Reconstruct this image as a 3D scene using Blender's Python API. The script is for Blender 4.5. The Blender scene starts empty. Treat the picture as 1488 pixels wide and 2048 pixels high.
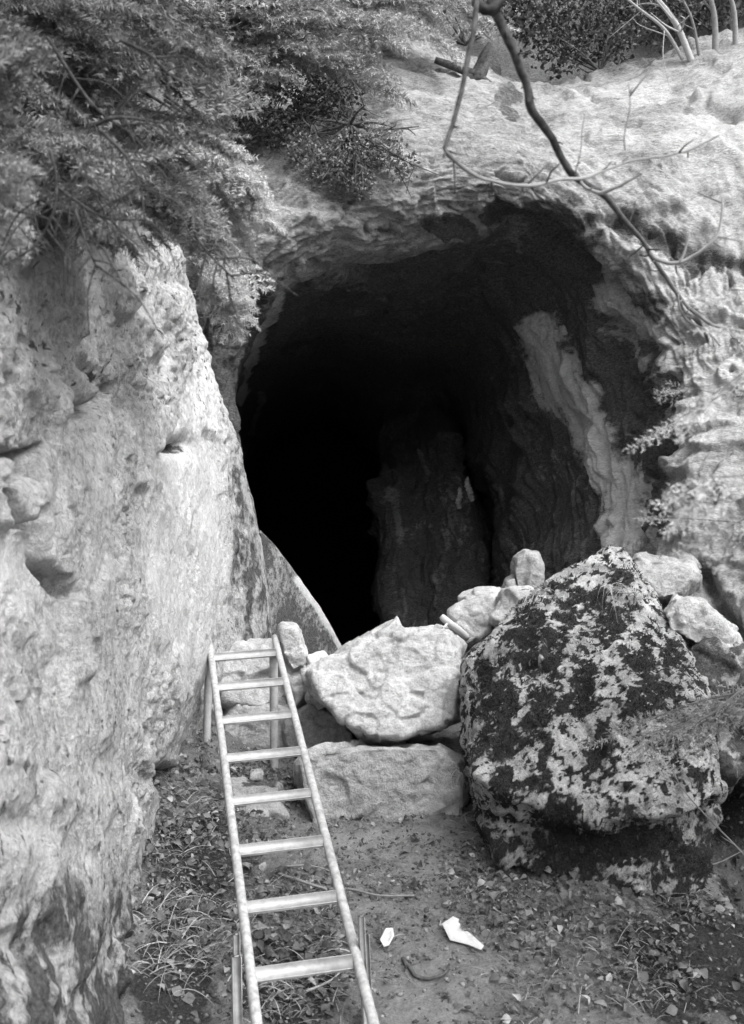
import bpy, math, random
import numpy as np
from mathutils import Vector
random.seed(7)
RS = np.random.RandomState(11)

# ------------------------------------------------------------------ camera, sky, sun, exposure
F = 2196.0                      # focal length in pixels of the 1488 x 2048 picture
PITCH = math.radians(5.0)
EYE = 1.9
scene = bpy.context.scene
C = scene.collection
cam_d = bpy.data.cameras.new("camera")
cam = bpy.data.objects.new("camera", cam_d)
C.objects.link(cam)
cam_d.sensor_fit = 'VERTICAL'
cam_d.sensor_height = 36.0
cam_d.lens = 18.0 / (1024.0 / F)
cam_d.clip_start = 0.05
cam_d.clip_end = 400.0
cam_d.dof.use_dof = True
cam_d.dof.focus_distance = 7.2
cam_d.dof.aperture_fstop = 4.2
cam.location = (0, 0, EYE)
cam.rotation_euler = (math.radians(90) + PITCH, 0, 0)
scene.camera = cam

SUN_EL, SUN_AZ = math.radians(50), math.radians(138)     # azimuth clockwise from +Y: behind, to the right
world = bpy.data.worlds.new("World")
scene.world = world
world.use_nodes = True
wn = world.node_tree.nodes
wl = world.node_tree.links
bg = wn["Background"]
sky = wn.new("ShaderNodeTexSky")
sky.sky_type = 'NISHITA'
sky.sun_disc = False
sky.sun_elevation = SUN_EL
sky.sun_rotation = SUN_AZ
sky.air_density = 1.5
sky.dust_density = 6.0
bw = wn.new("ShaderNodeRGBToBW")                          # a grey sky: black and white plate
wl.new(sky.outputs[0], bw.inputs[0])
wl.new(bw.outputs[0], bg.inputs[0])
bg.inputs[1].default_value = 0.15

sun_d = bpy.data.lights.new("sun", 'SUN')
sun_d.energy = 1.4
sun_d.angle = math.radians(40)
sun_o = bpy.data.objects.new("sun", sun_d)
C.objects.link(sun_o)
sd = Vector((math.sin(SUN_AZ) * math.cos(SUN_EL), math.cos(SUN_AZ) * math.cos(SUN_EL), math.sin(SUN_EL)))
sun_o.rotation_euler = (-sd).to_track_quat('-Z', 'Y').to_euler()
sun_o.location = sd * 30

scene.view_settings.view_transform = 'Standard'
scene.view_settings.look = 'None'
scene.view_settings.gamma = 1.0
scene.view_settings.exposure = 1.32
scene.cycles.use_denoising = True
scene.cycles.use_adaptive_sampling = False
scene.cycles.max_bounces = 5
scene.cycles.diffuse_bounces = 3

CP, SP = math.cos(PITCH), math.sin(PITCH)


def at(px, py, d):
    """a pixel of the 1488 x 2048 plate and its distance along the lens axis -> a point of the place"""
    x = (px - 744.0) / F * d
    z = -(py - 1024.0) / F * d
    return np.array([x, d * CP - z * SP, d * SP + z * CP + EYE])


def at_arr(A):
    A = np.asarray(A, float)
    d = A[..., 2]
    x = (A[..., 0] - 744.0) / F * d
    z = -(A[..., 1] - 1024.0) / F * d
    return np.stack([x, d * CP - z * SP, d * SP + z * CP + EYE], -1)


def proj(P):
    P = np.asarray(P, float)
    y = P[..., 1]
    z = P[..., 2] - EYE
    d = y * CP + z * SP
    v = -y * SP + z * CP
    d = np.maximum(d, 1e-3)
    return 744 + F * P[..., 0] / d, 1024 - F * v / d


# ------------------------------------------------------------------ noise
_perm = np.random.RandomState(3).permutation(256).astype(np.int64)
_perm = np.concatenate([_perm, _perm, _perm])
_g = np.random.RandomState(5).normal(size=(256, 3))
_g /= np.linalg.norm(_g, axis=1)[:, None]
_rv = np.random.RandomState(6).rand(256, 3)
_rv2 = np.random.RandomState(8).normal(size=(256, 3))


def _hash(i, j, k):
    return _perm[_perm[_perm[i & 255] + (j & 255)] + (k & 255)]


def perlin(P):
    P = np.asarray(P, float)
    i = np.floor(P).astype(np.int64)
    f = P - i
    u = f * f * f * (f * (f * 6 - 15) + 10)
    out = np.zeros(len(P))
    for dx in (0, 1):
        wx = u[:, 0] if dx else 1 - u[:, 0]
        for dy in (0, 1):
            wy = u[:, 1] if dy else 1 - u[:, 1]
            for dz in (0, 1):
                wz = u[:, 2] if dz else 1 - u[:, 2]
                g = _g[_hash(i[:, 0] + dx, i[:, 1] + dy, i[:, 2] + dz)]
                out += wx * wy * wz * (g[:, 0] * (f[:, 0] - dx) + g[:, 1] * (f[:, 1] - dy) + g[:, 2] * (f[:, 2] - dz))
    return out * 1.5


def fbm(P, octv=4, gain=.5, ridge=False):
    a, s, o = 1.0, 0.0, 0.0
    P = np.asarray(P, float).copy()
    for q in range(octv):
        n = perlin(P + 17.3 * q)
        if ridge:
            n = 1 - 2 * np.abs(n)
        o = o + a * n
        s += a
        a *= gain
        P = P * 2.03
    return o / s


def facet(P, tilt=1.0, k=14.0):
    """chipped facets: each cell of a cellular pattern is a plane of its own tilt; k sets how sharp the arrises are"""
    P = np.asarray(P, float)
    i = np.floor(P).astype(np.int64)
    f = P - i
    num = np.zeros(len(P))
    den = np.full(len(P), 1e-12)
    for dx in (-1, 0, 1):
        for dy in (-1, 0, 1):
            for dz in (-1, 0, 1):
                h = _hash(i[:, 0] + dx, i[:, 1] + dy, i[:, 2] + dz)
                r = f - (_rv[h] * .8 + .1 + np.array([dx, dy, dz]))
                w = np.exp(-k * (r * r).sum(1))
                num += w * ((r * _rv2[h]).sum(1) * tilt + _rv2[h, 0] * .25)
                den += w
    return num / den


def seg_dist(px, py, poly):
    best = np.full(np.shape(px), 1e9)
    for (x0, y0), (x1, y1) in zip(poly[:-1], poly[1:]):
        vx, vy = x1 - x0, y1 - y0
        t = np.clip(((px - x0) * vx + (py - y0) * vy) / (vx * vx + vy * vy + 1e-9), 0, 1)
        best = np.minimum(best, np.hypot(px - x0 - t * vx, py - y0 - t * vy))
    return best


def blobs(px, py, L):
    m = np.zeros(np.shape(px))
    for (x, y, rx, ry) in L:
        m = np.maximum(m, 1.25 - ((px - x) / rx) ** 2 * .75 - ((py - y) / ry) ** 2 * .75)
    return m


def sstep(a, b, x):
    t = np.clip((x - a) / (b - a), 0, 1)
    return t * t * (3 - 2 * t)


# ------------------------------------------------------------------ mesh helpers
def link(o, parent=None):
    C.objects.link(o)
    if parent is not None:
        o.parent = parent
    return o


def fast_mesh(name, V, F_, mat, parent=None, smooth=True, attrs=None):
    V = np.asarray(V, np.float32)
    F_ = np.asarray(F_, np.int32)
    me = bpy.data.meshes.new(name)
    n, k = F_.shape
    me.vertices.add(len(V))
    me.vertices.foreach_set("co", V.ravel())
    me.loops.add(n * k)
    me.loops.foreach_set("vertex_index", F_.ravel())
    me.polygons.add(n)
    me.polygons.foreach_set("loop_start", np.arange(0, n * k, k, dtype=np.int32))
    me.polygons.foreach_set("loop_total", np.full(n, k, np.int32))
    if smooth:
        me.polygons.foreach_set("use_smooth", np.ones(n, bool))
    me.update(calc_edges=True)
    for a, v in (attrs or {}).items():
        at_ = me.attributes.new(a, 'FLOAT', 'POINT')
        at_.data.foreach_set("value", np.asarray(v, np.float32))
    me.materials.append(mat)
    o = bpy.data.objects.new(name, me)
    return link(o, parent)


def tag(o, label, cat, group=None):
    o["label"] = label
    o["category"] = cat
    if group:
        o["group"] = group
    return o


def thing(name, label, cat, loc=(0, 0, 0), group=None):
    o = bpy.data.objects.new(name, None)
    o.empty_display_size = .1
    C.objects.link(o)
    o.location = loc
    return tag(o, label, cat, group)


def structure(o, label=None):
    o["kind"] = "structure"
    if label:
        o["label"] = label
    return o


def stuff(o, label, cat):
    o["kind"] = "stuff"
    o["label"] = label
    o["category"] = cat
    return o


def base_at(o, p):
    """move a mesh object's origin to p (world) without moving its mesh"""
    p = np.asarray(p, float)
    me = o.data
    co = np.empty(len(me.vertices) * 3, np.float32)
    me.vertices.foreach_get("co", co)
    co = co.reshape(-1, 3) - p.astype(np.float32)
    me.vertices.foreach_set("co", co.ravel())
    me.update()
    o.location = p


def spline(P, n):
    """Catmull-Rom through control rows P (k, ...) with n samples per span (int or list)"""
    P = np.asarray(P, float)
    k = len(P)
    out = []
    for i in range(k - 1):
        p1, p2 = P[i], P[i + 1]
        p0 = P[i - 1] if i > 0 else 2 * p1 - p2
        p3 = P[i + 2] if i + 2 < k else 2 * p2 - p1
        m = n if isinstance(n, int) else n[i]
        for t in np.linspace(0, 1, m, endpoint=False):
            out.append(.5 * ((2 * p1) + (-p0 + p2) * t + (2 * p0 - 5 * p1 + 4 * p2 - p3) * t * t + (-p0 + 3 * p1 - 3 * p2 + p3) * t ** 3))
    out.append(P[-1])
    return np.array(out)


def grid_faces(nr, nc, flip=False):
    r, c = np.meshgrid(np.arange(nr - 1), np.arange(nc - 1), indexing='ij')
    a = (r * nc + c).ravel()
    q = np.stack([a, a + 1, a + nc + 1, a + nc], 1)
    return q[:, ::-1] if flip else q


def grid_normals(G):
    du = np.gradient(G, axis=0)
    dv = np.gradient(G, axis=1)
    n = np.cross(dv, du)
    return n / (np.linalg.norm(n, axis=-1, keepdims=True) + 1e-12)


def tube_arrays(P, R, seg=8, caps=True):
    P = np.asarray(P, float)
    n = len(P)
    R = np.full(n, R, float) if np.isscalar(R) else np.asarray(R, float)
    T = np.gradient(P, axis=0)
    T /= np.linalg.norm(T, axis=1)[:, None] + 1e-12
    up = np.array([0, 0, 1.0]) if abs(T[0, 2]) < .9 else np.array([1.0, 0, 0])
    V = []
    a = np.cross(T[0], up)
    a /= np.linalg.norm(a)
    ang = np.arange(seg) / seg * 2 * math.pi
    for i in range(n):
        a = a - T[i] * (a @ T[i])
        a /= np.linalg.norm(a) + 1e-12
        b = np.cross(T[i], a)
        V.append(P[i] + R[i] * (np.cos(ang)[:, None] * a + np.sin(ang)[:, None] * b))
    V = np.concatenate(V)
    i, j = np.meshgrid(np.arange(n - 1), np.arange(seg), indexing='ij')
    j2 = (j + 1) % seg
    Fq = np.stack([i * seg + j, i * seg + j2, (i + 1) * seg + j2, (i + 1) * seg + j], -1).reshape(-1, 4)
    if caps:
        c0, c1 = len(V), len(V) + 1
        V = np.concatenate([V, P[:1], P[-1:]])
        jj = np.arange(seg)
        jn = (jj + 1) % seg
        Fq = np.concatenate([Fq, np.stack([np.full(seg, c0), jn, jj, jj], 1)[:, [0, 1, 2, 2]],
                             np.stack([np.full(seg, c1), (n - 1) * seg + jj, (n - 1) * seg + jn, (n - 1) * seg + jn], 1)])
    return V, Fq


class MB:
    """collects quads (a triangle repeats its last corner)"""
    def __init__(s):
        s.V, s.F, s.T, s.n = [], [], [], 0

    def add(s, V, Fq, tone=.5):
        s.V.append(V)
        s.F.append(np.asarray(Fq) + s.n)
        s.T.append(np.full(len(V), tone, float) if np.isscalar(tone) else tone)
        s.n += len(V)

    def tube(s, P, R, seg=8, tone=.5):
        s.add(*tube_arrays(P, R, seg), tone)

    def build(s, name, mat, parent=None, smooth=True):
        V = np.concatenate(s.V)
        Fq = np.concatenate(s.F)
        T = np.concatenate(s.T)
        me = bpy.data.meshes.new(name)
        tri = Fq[:, 2] == Fq[:, 3]
        tot = np.where(tri, 3, 4).astype(np.int32)
        st = np.concatenate([[0], np.cumsum(tot)[:-1]]).astype(np.int32)
        keep = np.ones(Fq.shape, bool)
        keep[tri, 3] = False
        loops = Fq[keep].astype(np.int32)
        me.vertices.add(len(V))
        me.vertices.foreach_set("co", V.astype(np.float32).ravel())
        me.loops.add(len(loops))
        me.loops.foreach_set("vertex_index", loops)
        me.polygons.add(len(Fq))
        me.polygons.foreach_set("loop_start", st)
        me.polygons.foreach_set("loop_total", tot)
        if smooth:
            me.polygons.foreach_set("use_smooth", np.ones(len(Fq), bool))
        me.update(calc_edges=True)
        a = me.attributes.new("tone", 'FLOAT', 'POINT')
        a.data.foreach_set("value", T.astype(np.float32))
        me.materials.append(mat)
        return link(bpy.data.objects.new(name, me), parent)


def box_arrays(c, ax, ay, az, lx, ly, lz, bev=.004):
    """a bevelled bar: centre, three unit axes, full lengths"""
    s = []
    prof = [(-1, -1), (1, -1), (1, 1), (-1, 1)]
    ring = []
    for (a, b) in prof:
        ring += [(a * (ly / 2) - a * bev * (1 if (a * b > 0) else 0), b * (lz / 2) - b * bev * (0 if (a * b > 0) else 1)),
                 (a * (ly / 2) - a * bev * (0 if (a * b > 0) else 1), b * (lz / 2) - b * bev * (1 if (a * b > 0) else 0))]
    ring = np.array(ring)
    V = []
    for (t, k) in ((-lx / 2, .9), (-lx / 2 + bev, 1), (lx / 2 - bev, 1), (lx / 2, .9)):
        V.append(c + ax * t + k * (ring[:, :1] * ay + ring[:, 1:] * az))
    V = np.concatenate(V)
    n = 8
    Fq = []
    for i in range(3):
        for j in range(n):
            Fq.append((i * n + j, i * n + (j + 1) % n, (i + 1) * n + (j + 1) % n, (i + 1) * n + j))
    V = np.concatenate([V, [V[:8].mean(0)], [V[24:].mean(0)]])
    for j in range(n):
        Fq.append((32, (j + 1) % n, j, j))
        Fq.append((33, 24 + j, 24 + (j + 1) % n, 24 + (j + 1) % n))
    return V, np.array(Fq)


# ------------------------------------------------------------------ materials (all greys: a black and white plate)
def new_mat(name):
    m = bpy.data.materials.new(name)
    m.use_nodes = True
    nt = m.node_tree
    b = nt.nodes["Principled BSDF"]
    b.inputs["Roughness"].default_value = .92
    b.inputs["Specular IOR Level"].default_value = .2
    return m, nt.nodes, nt.links, b


def noise(n, l, vec, scale, detail=6, rough=.6, dist=0):
    t = n.new("ShaderNodeTexNoise")
    t.inputs["Scale"].default_value = scale
    t.inputs["Detail"].default_value = detail
    t.inputs["Roughness"].default_value = rough
    t.inputs["Distortion"].default_value = dist
    l.new(vec, t.inputs["Vector"])
    return t.outputs["Fac"]


def mrange(n, l, v, a, b, c, d):
    t = n.new("ShaderNodeMapRange")
    t.inputs[1].default_value, t.inputs[2].default_value = a, b
    t.inputs[3].default_value, t.inputs[4].default_value = c, d
    l.new(v, t.inputs[0])
    return t.outputs[0]


def math_n(n, l, op, a, b):
    t = n.new("ShaderNodeMath")
    t.operation = op
    for k, v in enumerate((a, b)):
        if isinstance(v, (int, float)):
            t.inputs[k].default_value = v
        else:
            l.new(v, t.inputs[k])
    return t.outputs[0]


def mixf(n, l, f, a, b):
    t = n.new("ShaderNodeMix")
    t.data_type = 'FLOAT'
    for k, v in zip((0, 2, 3), (f, a, b)):
        if isinstance(v, (int, float)):
            t.inputs[k].default_value = v
        else:
            l.new(v, t.inputs[k])
    return t.outputs[0]


def rock_material(name, lo, hi, stain_c=.05, scale=1.0, speck=.35, stretch=(1, 1, 1), bump=.5, blotch=.5, washed=None):
    """limestone: pale and grey patches, dark specks of lichen; 'stain' marks dark growth, 'pale' washed stone"""
    m, n, l, b = new_mat(name)
    tc = n.new("ShaderNodeTexCoord")
    mp = n.new("ShaderNodeMapping")
    mp.inputs["Scale"].default_value = [s * scale for s in stretch]
    l.new(tc.outputs["Object"], mp.inputs[0])
    v = mp.outputs[0]
    big = mrange(n, l, noise(n, l, v, 2.3, 5, .6, 0), .38, .62, 0, 1)
    mid = mrange(n, l, noise(n, l, v, 13, 9, .74, 0), .40, .60, 0, 1)
    fine = mrange(n, l, noise(n, l, v, 55, 6, .75), .39, .61, 0, 1)
    s1 = math_n(n, l, 'MULTIPLY', big, .26)
    s2 = math_n(n, l, 'MULTIPLY', mid, .38)
    s3 = math_n(n, l, 'MULTIPLY', fine, .36)
    s = math_n(n, l, 'ADD', math_n(n, l, 'ADD', s1, s2), s3)
    val = mixf(n, l, s, lo, hi)
    # dark specks and pits
    sp = mrange(n, l, noise(n, l, v, 34, 4, .75, .6), .56, .66, 0, 1)
    sp = math_n(n, l, 'MULTIPLY', sp, mrange(n, l, noise(n, l, v, 3.1, 3), .42, .62, .15, 1))
    sp = math_n(n, l, 'MULTIPLY', sp, speck)
    val = mixf(n, l, sp, val, stain_c * 1.6)
    bl = mrange(n, l, noise(n, l, v, 5.2, 7, .7, .8), .55, .68, 0, blotch)
    val = mixf(n, l, bl, val, lo * .75)
    at_ = n.new("ShaderNodeAttribute")
    at_.attribute_name = "pale"
    pf = math_n(n, l, 'MULTIPLY', at_.outputs["Fac"], mixf(n, l, mid, .75, 1))
    val = mixf(n, l, pf, val, mixf(n, l, fine, *(washed or (hi * .9, hi * 1.2))))
    a2 = n.new("ShaderNodeAttribute")
    a2.attribute_name = "stain_shade"
    sf = math_n(n, l, 'ADD', a2.outputs["Fac"], math_n(n, l, 'MULTIPLY', math_n(n, l, 'SUBTRACT', mid, .5), .55))
    sf = math_n(n, l, 'MULTIPLY', mrange(n, l, sf, .3, .75, 0, 1), mrange(n, l, a2.outputs["Fac"], 0, .15, 0, 1))
    val = mixf(n, l, sf, val, mixf(n, l, fine, stain_c * .6, stain_c * 1.7))
    cmb = n.new("ShaderNodeCombineColor")
    for k in range(3):
        l.new(val, cmb.inputs[k])
    l.new(cmb.outputs[0], b.inputs["Base Color"])
    h = math_n(n, l, 'ADD', math_n(n, l, 'MULTIPLY', noise(n, l, v, 28, 8, .72), 1.0),
               math_n(n, l, 'MULTIPLY', noise(n, l, v, 110, 4, .7), .3))
    h = math_n(n, l, 'SUBTRACT', h, math_n(n, l, 'MULTIPLY', sp, .25))
    bp = n.new("ShaderNodeBump")
    bp.inputs["Strength"].default_value = bump
    bp.inputs["Distance"].default_value = .045
    l.new(h, bp.inputs["Height"])
    l.new(bp.outputs[0], b.inputs["Normal"])
    return m


def tone_material(name, lo, hi, rough=.8, vary=.25, scale=30, spec=.2, translucent=0.0, bump=0):
    m, n, l, b = new_mat(name)
    b.inputs["Roughness"].default_value = rough
    b.inputs["Specular IOR Level"].default_value = spec
    a = n.new("ShaderNodeAttribute")
    a.attribute_name = "tone"
    tc = n.new("ShaderNodeTexCoord")
    nz = noise(n, l, tc.outputs["Object"], scale, 4, .6)
    s = math_n(n, l, 'ADD', a.outputs["Fac"], math_n(n, l, 'MULTIPLY', math_n(n, l, 'SUBTRACT', nz, .5), vary * 2))
    val = mrange(n, l, s, 0, 1, lo, hi)
    cmb = n.new("ShaderNodeCombineColor")
    for k in range(3):
        l.new(val, cmb.inputs[k])
    l.new(cmb.outputs[0], b.inputs["Base Color"])
    if bump:
        bp = n.new("ShaderNodeBump")
        bp.inputs["Strength"].default_value = bump
        bp.inputs["Distance"].default_value = .004
        l.new(nz, bp.inputs["Height"])
        l.new(bp.outputs[0], b.inputs["Normal"])
    if translucent:
        t = n.new("ShaderNodeBsdfTranslucent")
        l.new(cmb.outputs[0], t.inputs[0])
        mx = n.new("ShaderNodeMixShader")
        mx.inputs[0].default_value = translucent
        l.new(b.outputs[0], mx.inputs[1])
        l.new(t.outputs[0], mx.inputs[2])
        l.new(mx.outputs[0], n["Material Output"].inputs[0])
    return m


M_WALL = rock_material("pitted_limestone", .22, .68, .07, 1.0, .7, (1, 1, .7), 1.0, .35)
M_CLIFF = rock_material("cliff_limestone", .10, .50, .085, .9, .6, (.8, .8, 1.7), 1.0, .6, (.58, .82))
M_BLOCK = rock_material("broken_limestone", .24, .62, .12, 1.6, .3, (1, 1, 1), .7, .35)
M_GREY = rock_material("grey_limestone", .17, .50, .06, 1.6, .4, (1, 1, 1), .7, .4)
M_DARKROCK = rock_material("damp_limestone", .06, .17, .03, 1.2, .4, (1, 1, 1), .5, .5)
M_BOULDER = rock_material("lichen_limestone", .14, .70, .03, 1.6, .95, (1, 1, .8), 1.0, .7)
M_SOIL = rock_material("trodden_soil", .10, .36, .04, 1.6, .6, (1, 1, 1), 1.0, .6)
M_LEAF = tone_material("dead_leaf", .035, .40, .8, .18, 60, .25, .15)
M_NEEDLE = tone_material("conifer_needles", .06, .34, .6, .2, 5, .3, .2)
M_PALENEEDLE = tone_material("pale_conifer_needles", .14, .52, .6, .2, 5, .3, .25)
M_BUSH = tone_material("dark_evergreen_leaf", .02, .14, .6, .2, 6, .3, .15)
M_BARK = tone_material("bark", .03, .20, .9, .5, 40, .2, 0, .6)
M_TWIG = tone_material("twig_bark", .02, .5, .85, .2, 40, .2, 0, .4)
M_WOOD = tone_material("weathered_wood", .18, .50, .8, .6, 26, .25, 0, .4)
M_METAL = tone_material("galvanised_tube", .12, .48, .5, .8, 38, .5, 0, .2)
M_MOSS = tone_material("dark_moss", .008, .07, .95, .25, 40, .1)
M_GRASS = tone_material("dry_grass", .12, .5, .8, .2, 20, .2, .2)
M_PAPER = tone_material("crumpled_paper", .30, .62, .9, .35, 45, .2, .1)


# ------------------------------------------------------------------ the ground
def H(x, y):
    x = np.asarray(x, float)
    y = np.asarray(y, float)
    base = EYE - 2.76 + .26 * y
    base = np.where(y < 3.0, EYE - 1.98 + .12 * (y - 3.0), base)
    base = np.where(y > 7.2, EYE - .888 + .03 * (y - 7.2), base)
    base = np.where(y < -4, EYE - 2.82 + 0 * y, base)
    # the path is trodden, banks rise a little against the left wall, a hollow falls away lower right
    base = base + .22 * sstep(-.6, -1.2, x) * sstep(3, 6, y)
    base = base - .20 * sstep(.9, 2.2, x) * sstep(7.0, 4.5, y)
    base = base - .35 * np.exp(-((x - 1.98) / .22) ** 2 - ((y - 6.0) / .55) ** 2)
    P = np.stack([x.ravel(), y.ravel(), np.zeros(x.size)], 1)
    near = 1.0
    n = .075 * fbm(P * 1.6, 3) + .048 * fbm(P * 5, 3) + .022 * fbm(P * 14, 3, .6) + .007 * fbm(P * 48, 2)
    return base + (n * near).reshape(x.shape)


def H1(x, y):
    return float(H(np.array([x]), np.array([y]))[0])


def ground_px(px, py):
    """the point of the ground seen at a pixel"""
    a, b = 1.0, 12.0
    ds = np.linspace(a, b, 500)
    P = at_arr(np.stack([np.full(500, px), np.full(500, py), ds], 1))
    h = H(P[:, 0], P[:, 1])
    k = np.argmax(P[:, 2] < h)
    p = P[k].copy()
    p[2] = h[k]
    return p


def axis(lo, hi, step, far, grow=1.16):
    a = list(np.arange(lo, hi, step))
    s, v = step, hi
    up = []
    while v < far:
        up.append(v)
        s *= grow
        v += s
    s, v = step, lo
    dn = []
    while v > -far:
        s *= grow
        v -= s
        dn.append(v)
    return np.array(dn[::-1] + a + up)


gx = axis(-1.6, 2.4, .016, 120)
gy = axis(3.2, 7.4, .018, 120)
GX, GY = np.meshgrid(gx, gy, indexing='ij')
GZ = H(GX, GY)
V = np.stack([GX, GY, GZ], -1).reshape(-1, 3)
qx, qy = proj(V)
st = .9 * sstep(.3, .9, blobs(qx, qy, [(1420, 1930, 200, 150), (350, 1950, 90, 190), (1470, 1610, 70, 120), (400, 1720, 110, 120), (580, 1960, 120, 120)]) + .9 * fbm(V * 4, 4, .6))  # corner and hollow blobs paint shade into the soil colour
st = np.maximum(st, .8 * sstep(.05, .45, fbm(V * 7, 4, .65)))
pl = .8 * sstep(.3, .8, blobs(qx, qy, [(760, 1690, 170, 30), (900, 1720, 110, 50), (860, 1960, 140, 90)]) + .5 * fbm(V * 5, 4))
ground = fast_mesh("ground", V, grid_faces(len(gx), len(gy)), M_SOIL, attrs={"stain_shade": st, "pale": pl * .5})
structure(ground, "sloping trodden soil below the cave mouth")

# ------------------------------------------------------------------ the near rock wall on the left
rows = [-260, 0, 250, 450, 700, 1000, 1300, 1540, 1800, 2100, 2700]
edge = {
    -260: [(-900, 7.0), (-350, 7.2), (0, 7.4), (110, 7.6), (190, 7.8), (240, 8.0), (270, 8.3), (280, 8.8), (250, 9.8), (100, 11)],
    0:    [(-900, 4.8), (-350, 5.2), (0, 5.6), (120, 6.2), (190, 6.8), (230, 7.2), (250, 7.6), (258, 8.2), (220, 9.3), (80, 10.5)],
    250:  [(-900, 3.3), (-350, 3.8), (0, 4.5), (120, 5.2), (190, 5.9), (235, 6.6), (262, 7.1), (275, 7.8), (240, 9.0), (100, 10.2)],
    450:  [(-900, 2.2), (-350, 2.8), (0, 3.6), (130, 4.3), (220, 5.1), (280, 6.0), (324, 6.9), (343, 7.5), (290, 9.0), (120, 10)],
    700:  [(-900, 2.0), (-350, 2.55), (0, 3.3), (130, 4.0), (245, 4.9), (320, 5.8), (388, 6.9), (410, 7.5), (340, 9.0), (160, 10)],
    1000: [(-900, 1.9), (-350, 2.45), (0, 3.15), (130, 3.8), (260, 4.7), (355, 5.65), (434, 6.95), (502, 7.6), (430, 9.0), (230, 10)],
    1300: [(-900, 1.9), (-350, 2.4), (0, 3.05), (130, 3.65), (260, 4.6), (355, 5.6), (440, 7.0), (540, 7.7), (480, 9.0), (280, 10)],
    1540: [(-900, 1.9), (-350, 2.4), (0, 3.0), (130, 3.55), (230, 4.3), (300, 5.3), (364, 6.7), (455, 7.7), (440, 9.0), (250, 10)],
    1800: [(-900, 1.9), (-350, 2.4), (0, 2.95), (130, 3.5), (205, 4.05), (262, 4.8), (310, 6.2), (390, 7.2), (390, 9.0), (250, 10)],
    2100: [(-900, 1.9), (-350, 2.4), (0, 2.95), (130, 3.45), (195, 3.9), (245, 4.5), (285, 5.8), (350, 7.0), (350, 9.0), (250, 10)],
    2700: [(-900, 1.9), (-350, 2.4), (0, 2.95), (130, 3.45), (190, 3.85), (235, 4.4), (270, 5.8), (330, 7.0), (330, 9.0), (250, 10)],
}
CP_ = at_arr([[(px, r, d) for px, d in edge[r]] for r in rows])
G = spline(CP_, [10, 30, 40, 60, 75, 75, 65, 65, 60, 20])
G = np.swapaxes(spline(np.swapaxes(G, 0, 1), [4, 20, 50, 60, 75, 75, 60, 25, 8]), 0, 1)
N = grid_normals(G)
if (N[G.shape[0] // 2, 150] @ np.array([1, -.3, 0])) < 0:
    N = -N
S = G.reshape(-1, 3)
Nn = N.reshape(-1, 3)
qx, qy = proj(S)
wob = 14 * fbm(S * 5, 3)
disp = .05 * fbm(S * 1.2, 3) + .010 * fbm(S * np.array([4, 4, 2.5]), 4, ridge=True) + .03 * facet(S * 3.0 + fbm(S * 2, 2)[:, None] * .6) \
    + (.010 * facet(S * np.array([8, 8, 5]) + 5, 1, 30) + .006 * facet(S * 22, 1, 25) + .007 * fbm(S * np.array([18, 18, 11]), 3, .6)) * (.5 + 1.4 * sstep(-.15, .4, fbm(S * 1.5 + 40, 2)) + 1.3 * sstep(980, 720, qy + 100 * fbm(S * 2 + 8, 2))) + .006 * fbm(S * 50, 3, .6)
calm = sstep(.2, .9, blobs(qx, qy, [(370, 1100, 80, 260), (400, 800, 45, 80), (40, 1130, 90, 120)]))
disp *= 1 - .55 * calm
lean = np.repeat([np.interp(np.arange(G.shape[1]), [0, 280, 330, G.shape[1]], [1, 1, .45, .45])], G.shape[0], 0).reshape(-1)
disp *= lean
crk = [(-60, 893), (20, 902), (42, 915), (40, 935), (10, 965)], [(74, 905), (70, 1000), (77, 1045), (97, 1125), (138, 1158), (152, 1190)], \
      [(8, 985), (22, 1020), (48, 1050), (72, 1050)], [(0, 903), (75, 905), (100, 890)], [(160, 830), (205, 800), (240, 770)], [(320, 912), (370, 890)]
for c, (w, dp) in zip(crk, ((7, .10), (8, .15), (6, .10), (5, .08), (9, .08), (8, .05))):
    disp -= dp * np.exp(-(seg_dist(qx + wob * .5, qy + wob * .5, c) / w) ** 2)
# the slab left of the crack stands back
back = sstep(0, 12, np.interp(qy, [1050, 1100, 1160, 1190], [72, 90, 140, 150]) - qx + wob * .4) * sstep(1040, 1070, qy) * sstep(1700, 1300, qy)
disp -= .055 * back
for (x, y, rx, ry, dp) in ((205, 760, 26, 20, .10), (180, 735, 20, 14, .06), (300, 740, 16, 22, .05), (365, 890, 22, 22, .07), (335, 560, 40, 20, .05), (95, 690, 50, 60, .07),
                           (60, 1640, 55, 34, .04), (40, 1900, 90, 60, .08), (345, 1555, 40, 20, .16), (215, 1530, 60, 40, .03), (235, 800, 40, 30, .05), (50, 930, 26, 26, .06)):
    disp -= dp * np.exp(-((qx + wob - x) / rx) ** 2 - ((qy + wob - y) / ry) ** 2)
# pits and pockets
pit = fbm(S * 9, 2)
disp -= .012 * sstep(.28, .5, pit)
S2 = S + Nn * disp[:, None]
stn = .8 * sstep(.3, .9, blobs(qx, qy, [(200, 755, 26, 14), (365, 895, 16, 12), (345, 1560, 40, 20)]) + .4 * fbm(S * 8, 3))  # pockets darkened, recess shade painted into the colour
stn = np.maximum(stn, .55 * sstep(6.95, 7.2, S[:, 1]) * sstep(.15, .5, fbm(S * np.array([6, 6, 2.5]), 3) + .3) * sstep(860, 980, qy))
stn = np.maximum(stn, .9 * sstep(1690, 1930, qy + 160 * fbm(S * 4, 3) + .25 * np.clip(qx, 0, 300)) * sstep(-.25, .25, fbm(S * np.array([7, 7, 4]), 4, .65) + .15))  # foot of the wall darkened, corner shade painted on the rock
stn = np.maximum(stn, .40 * sstep(.15, .5, fbm(S * np.array([3, 3, 1.2]) + 9, 4)) * (1 - calm))
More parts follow.
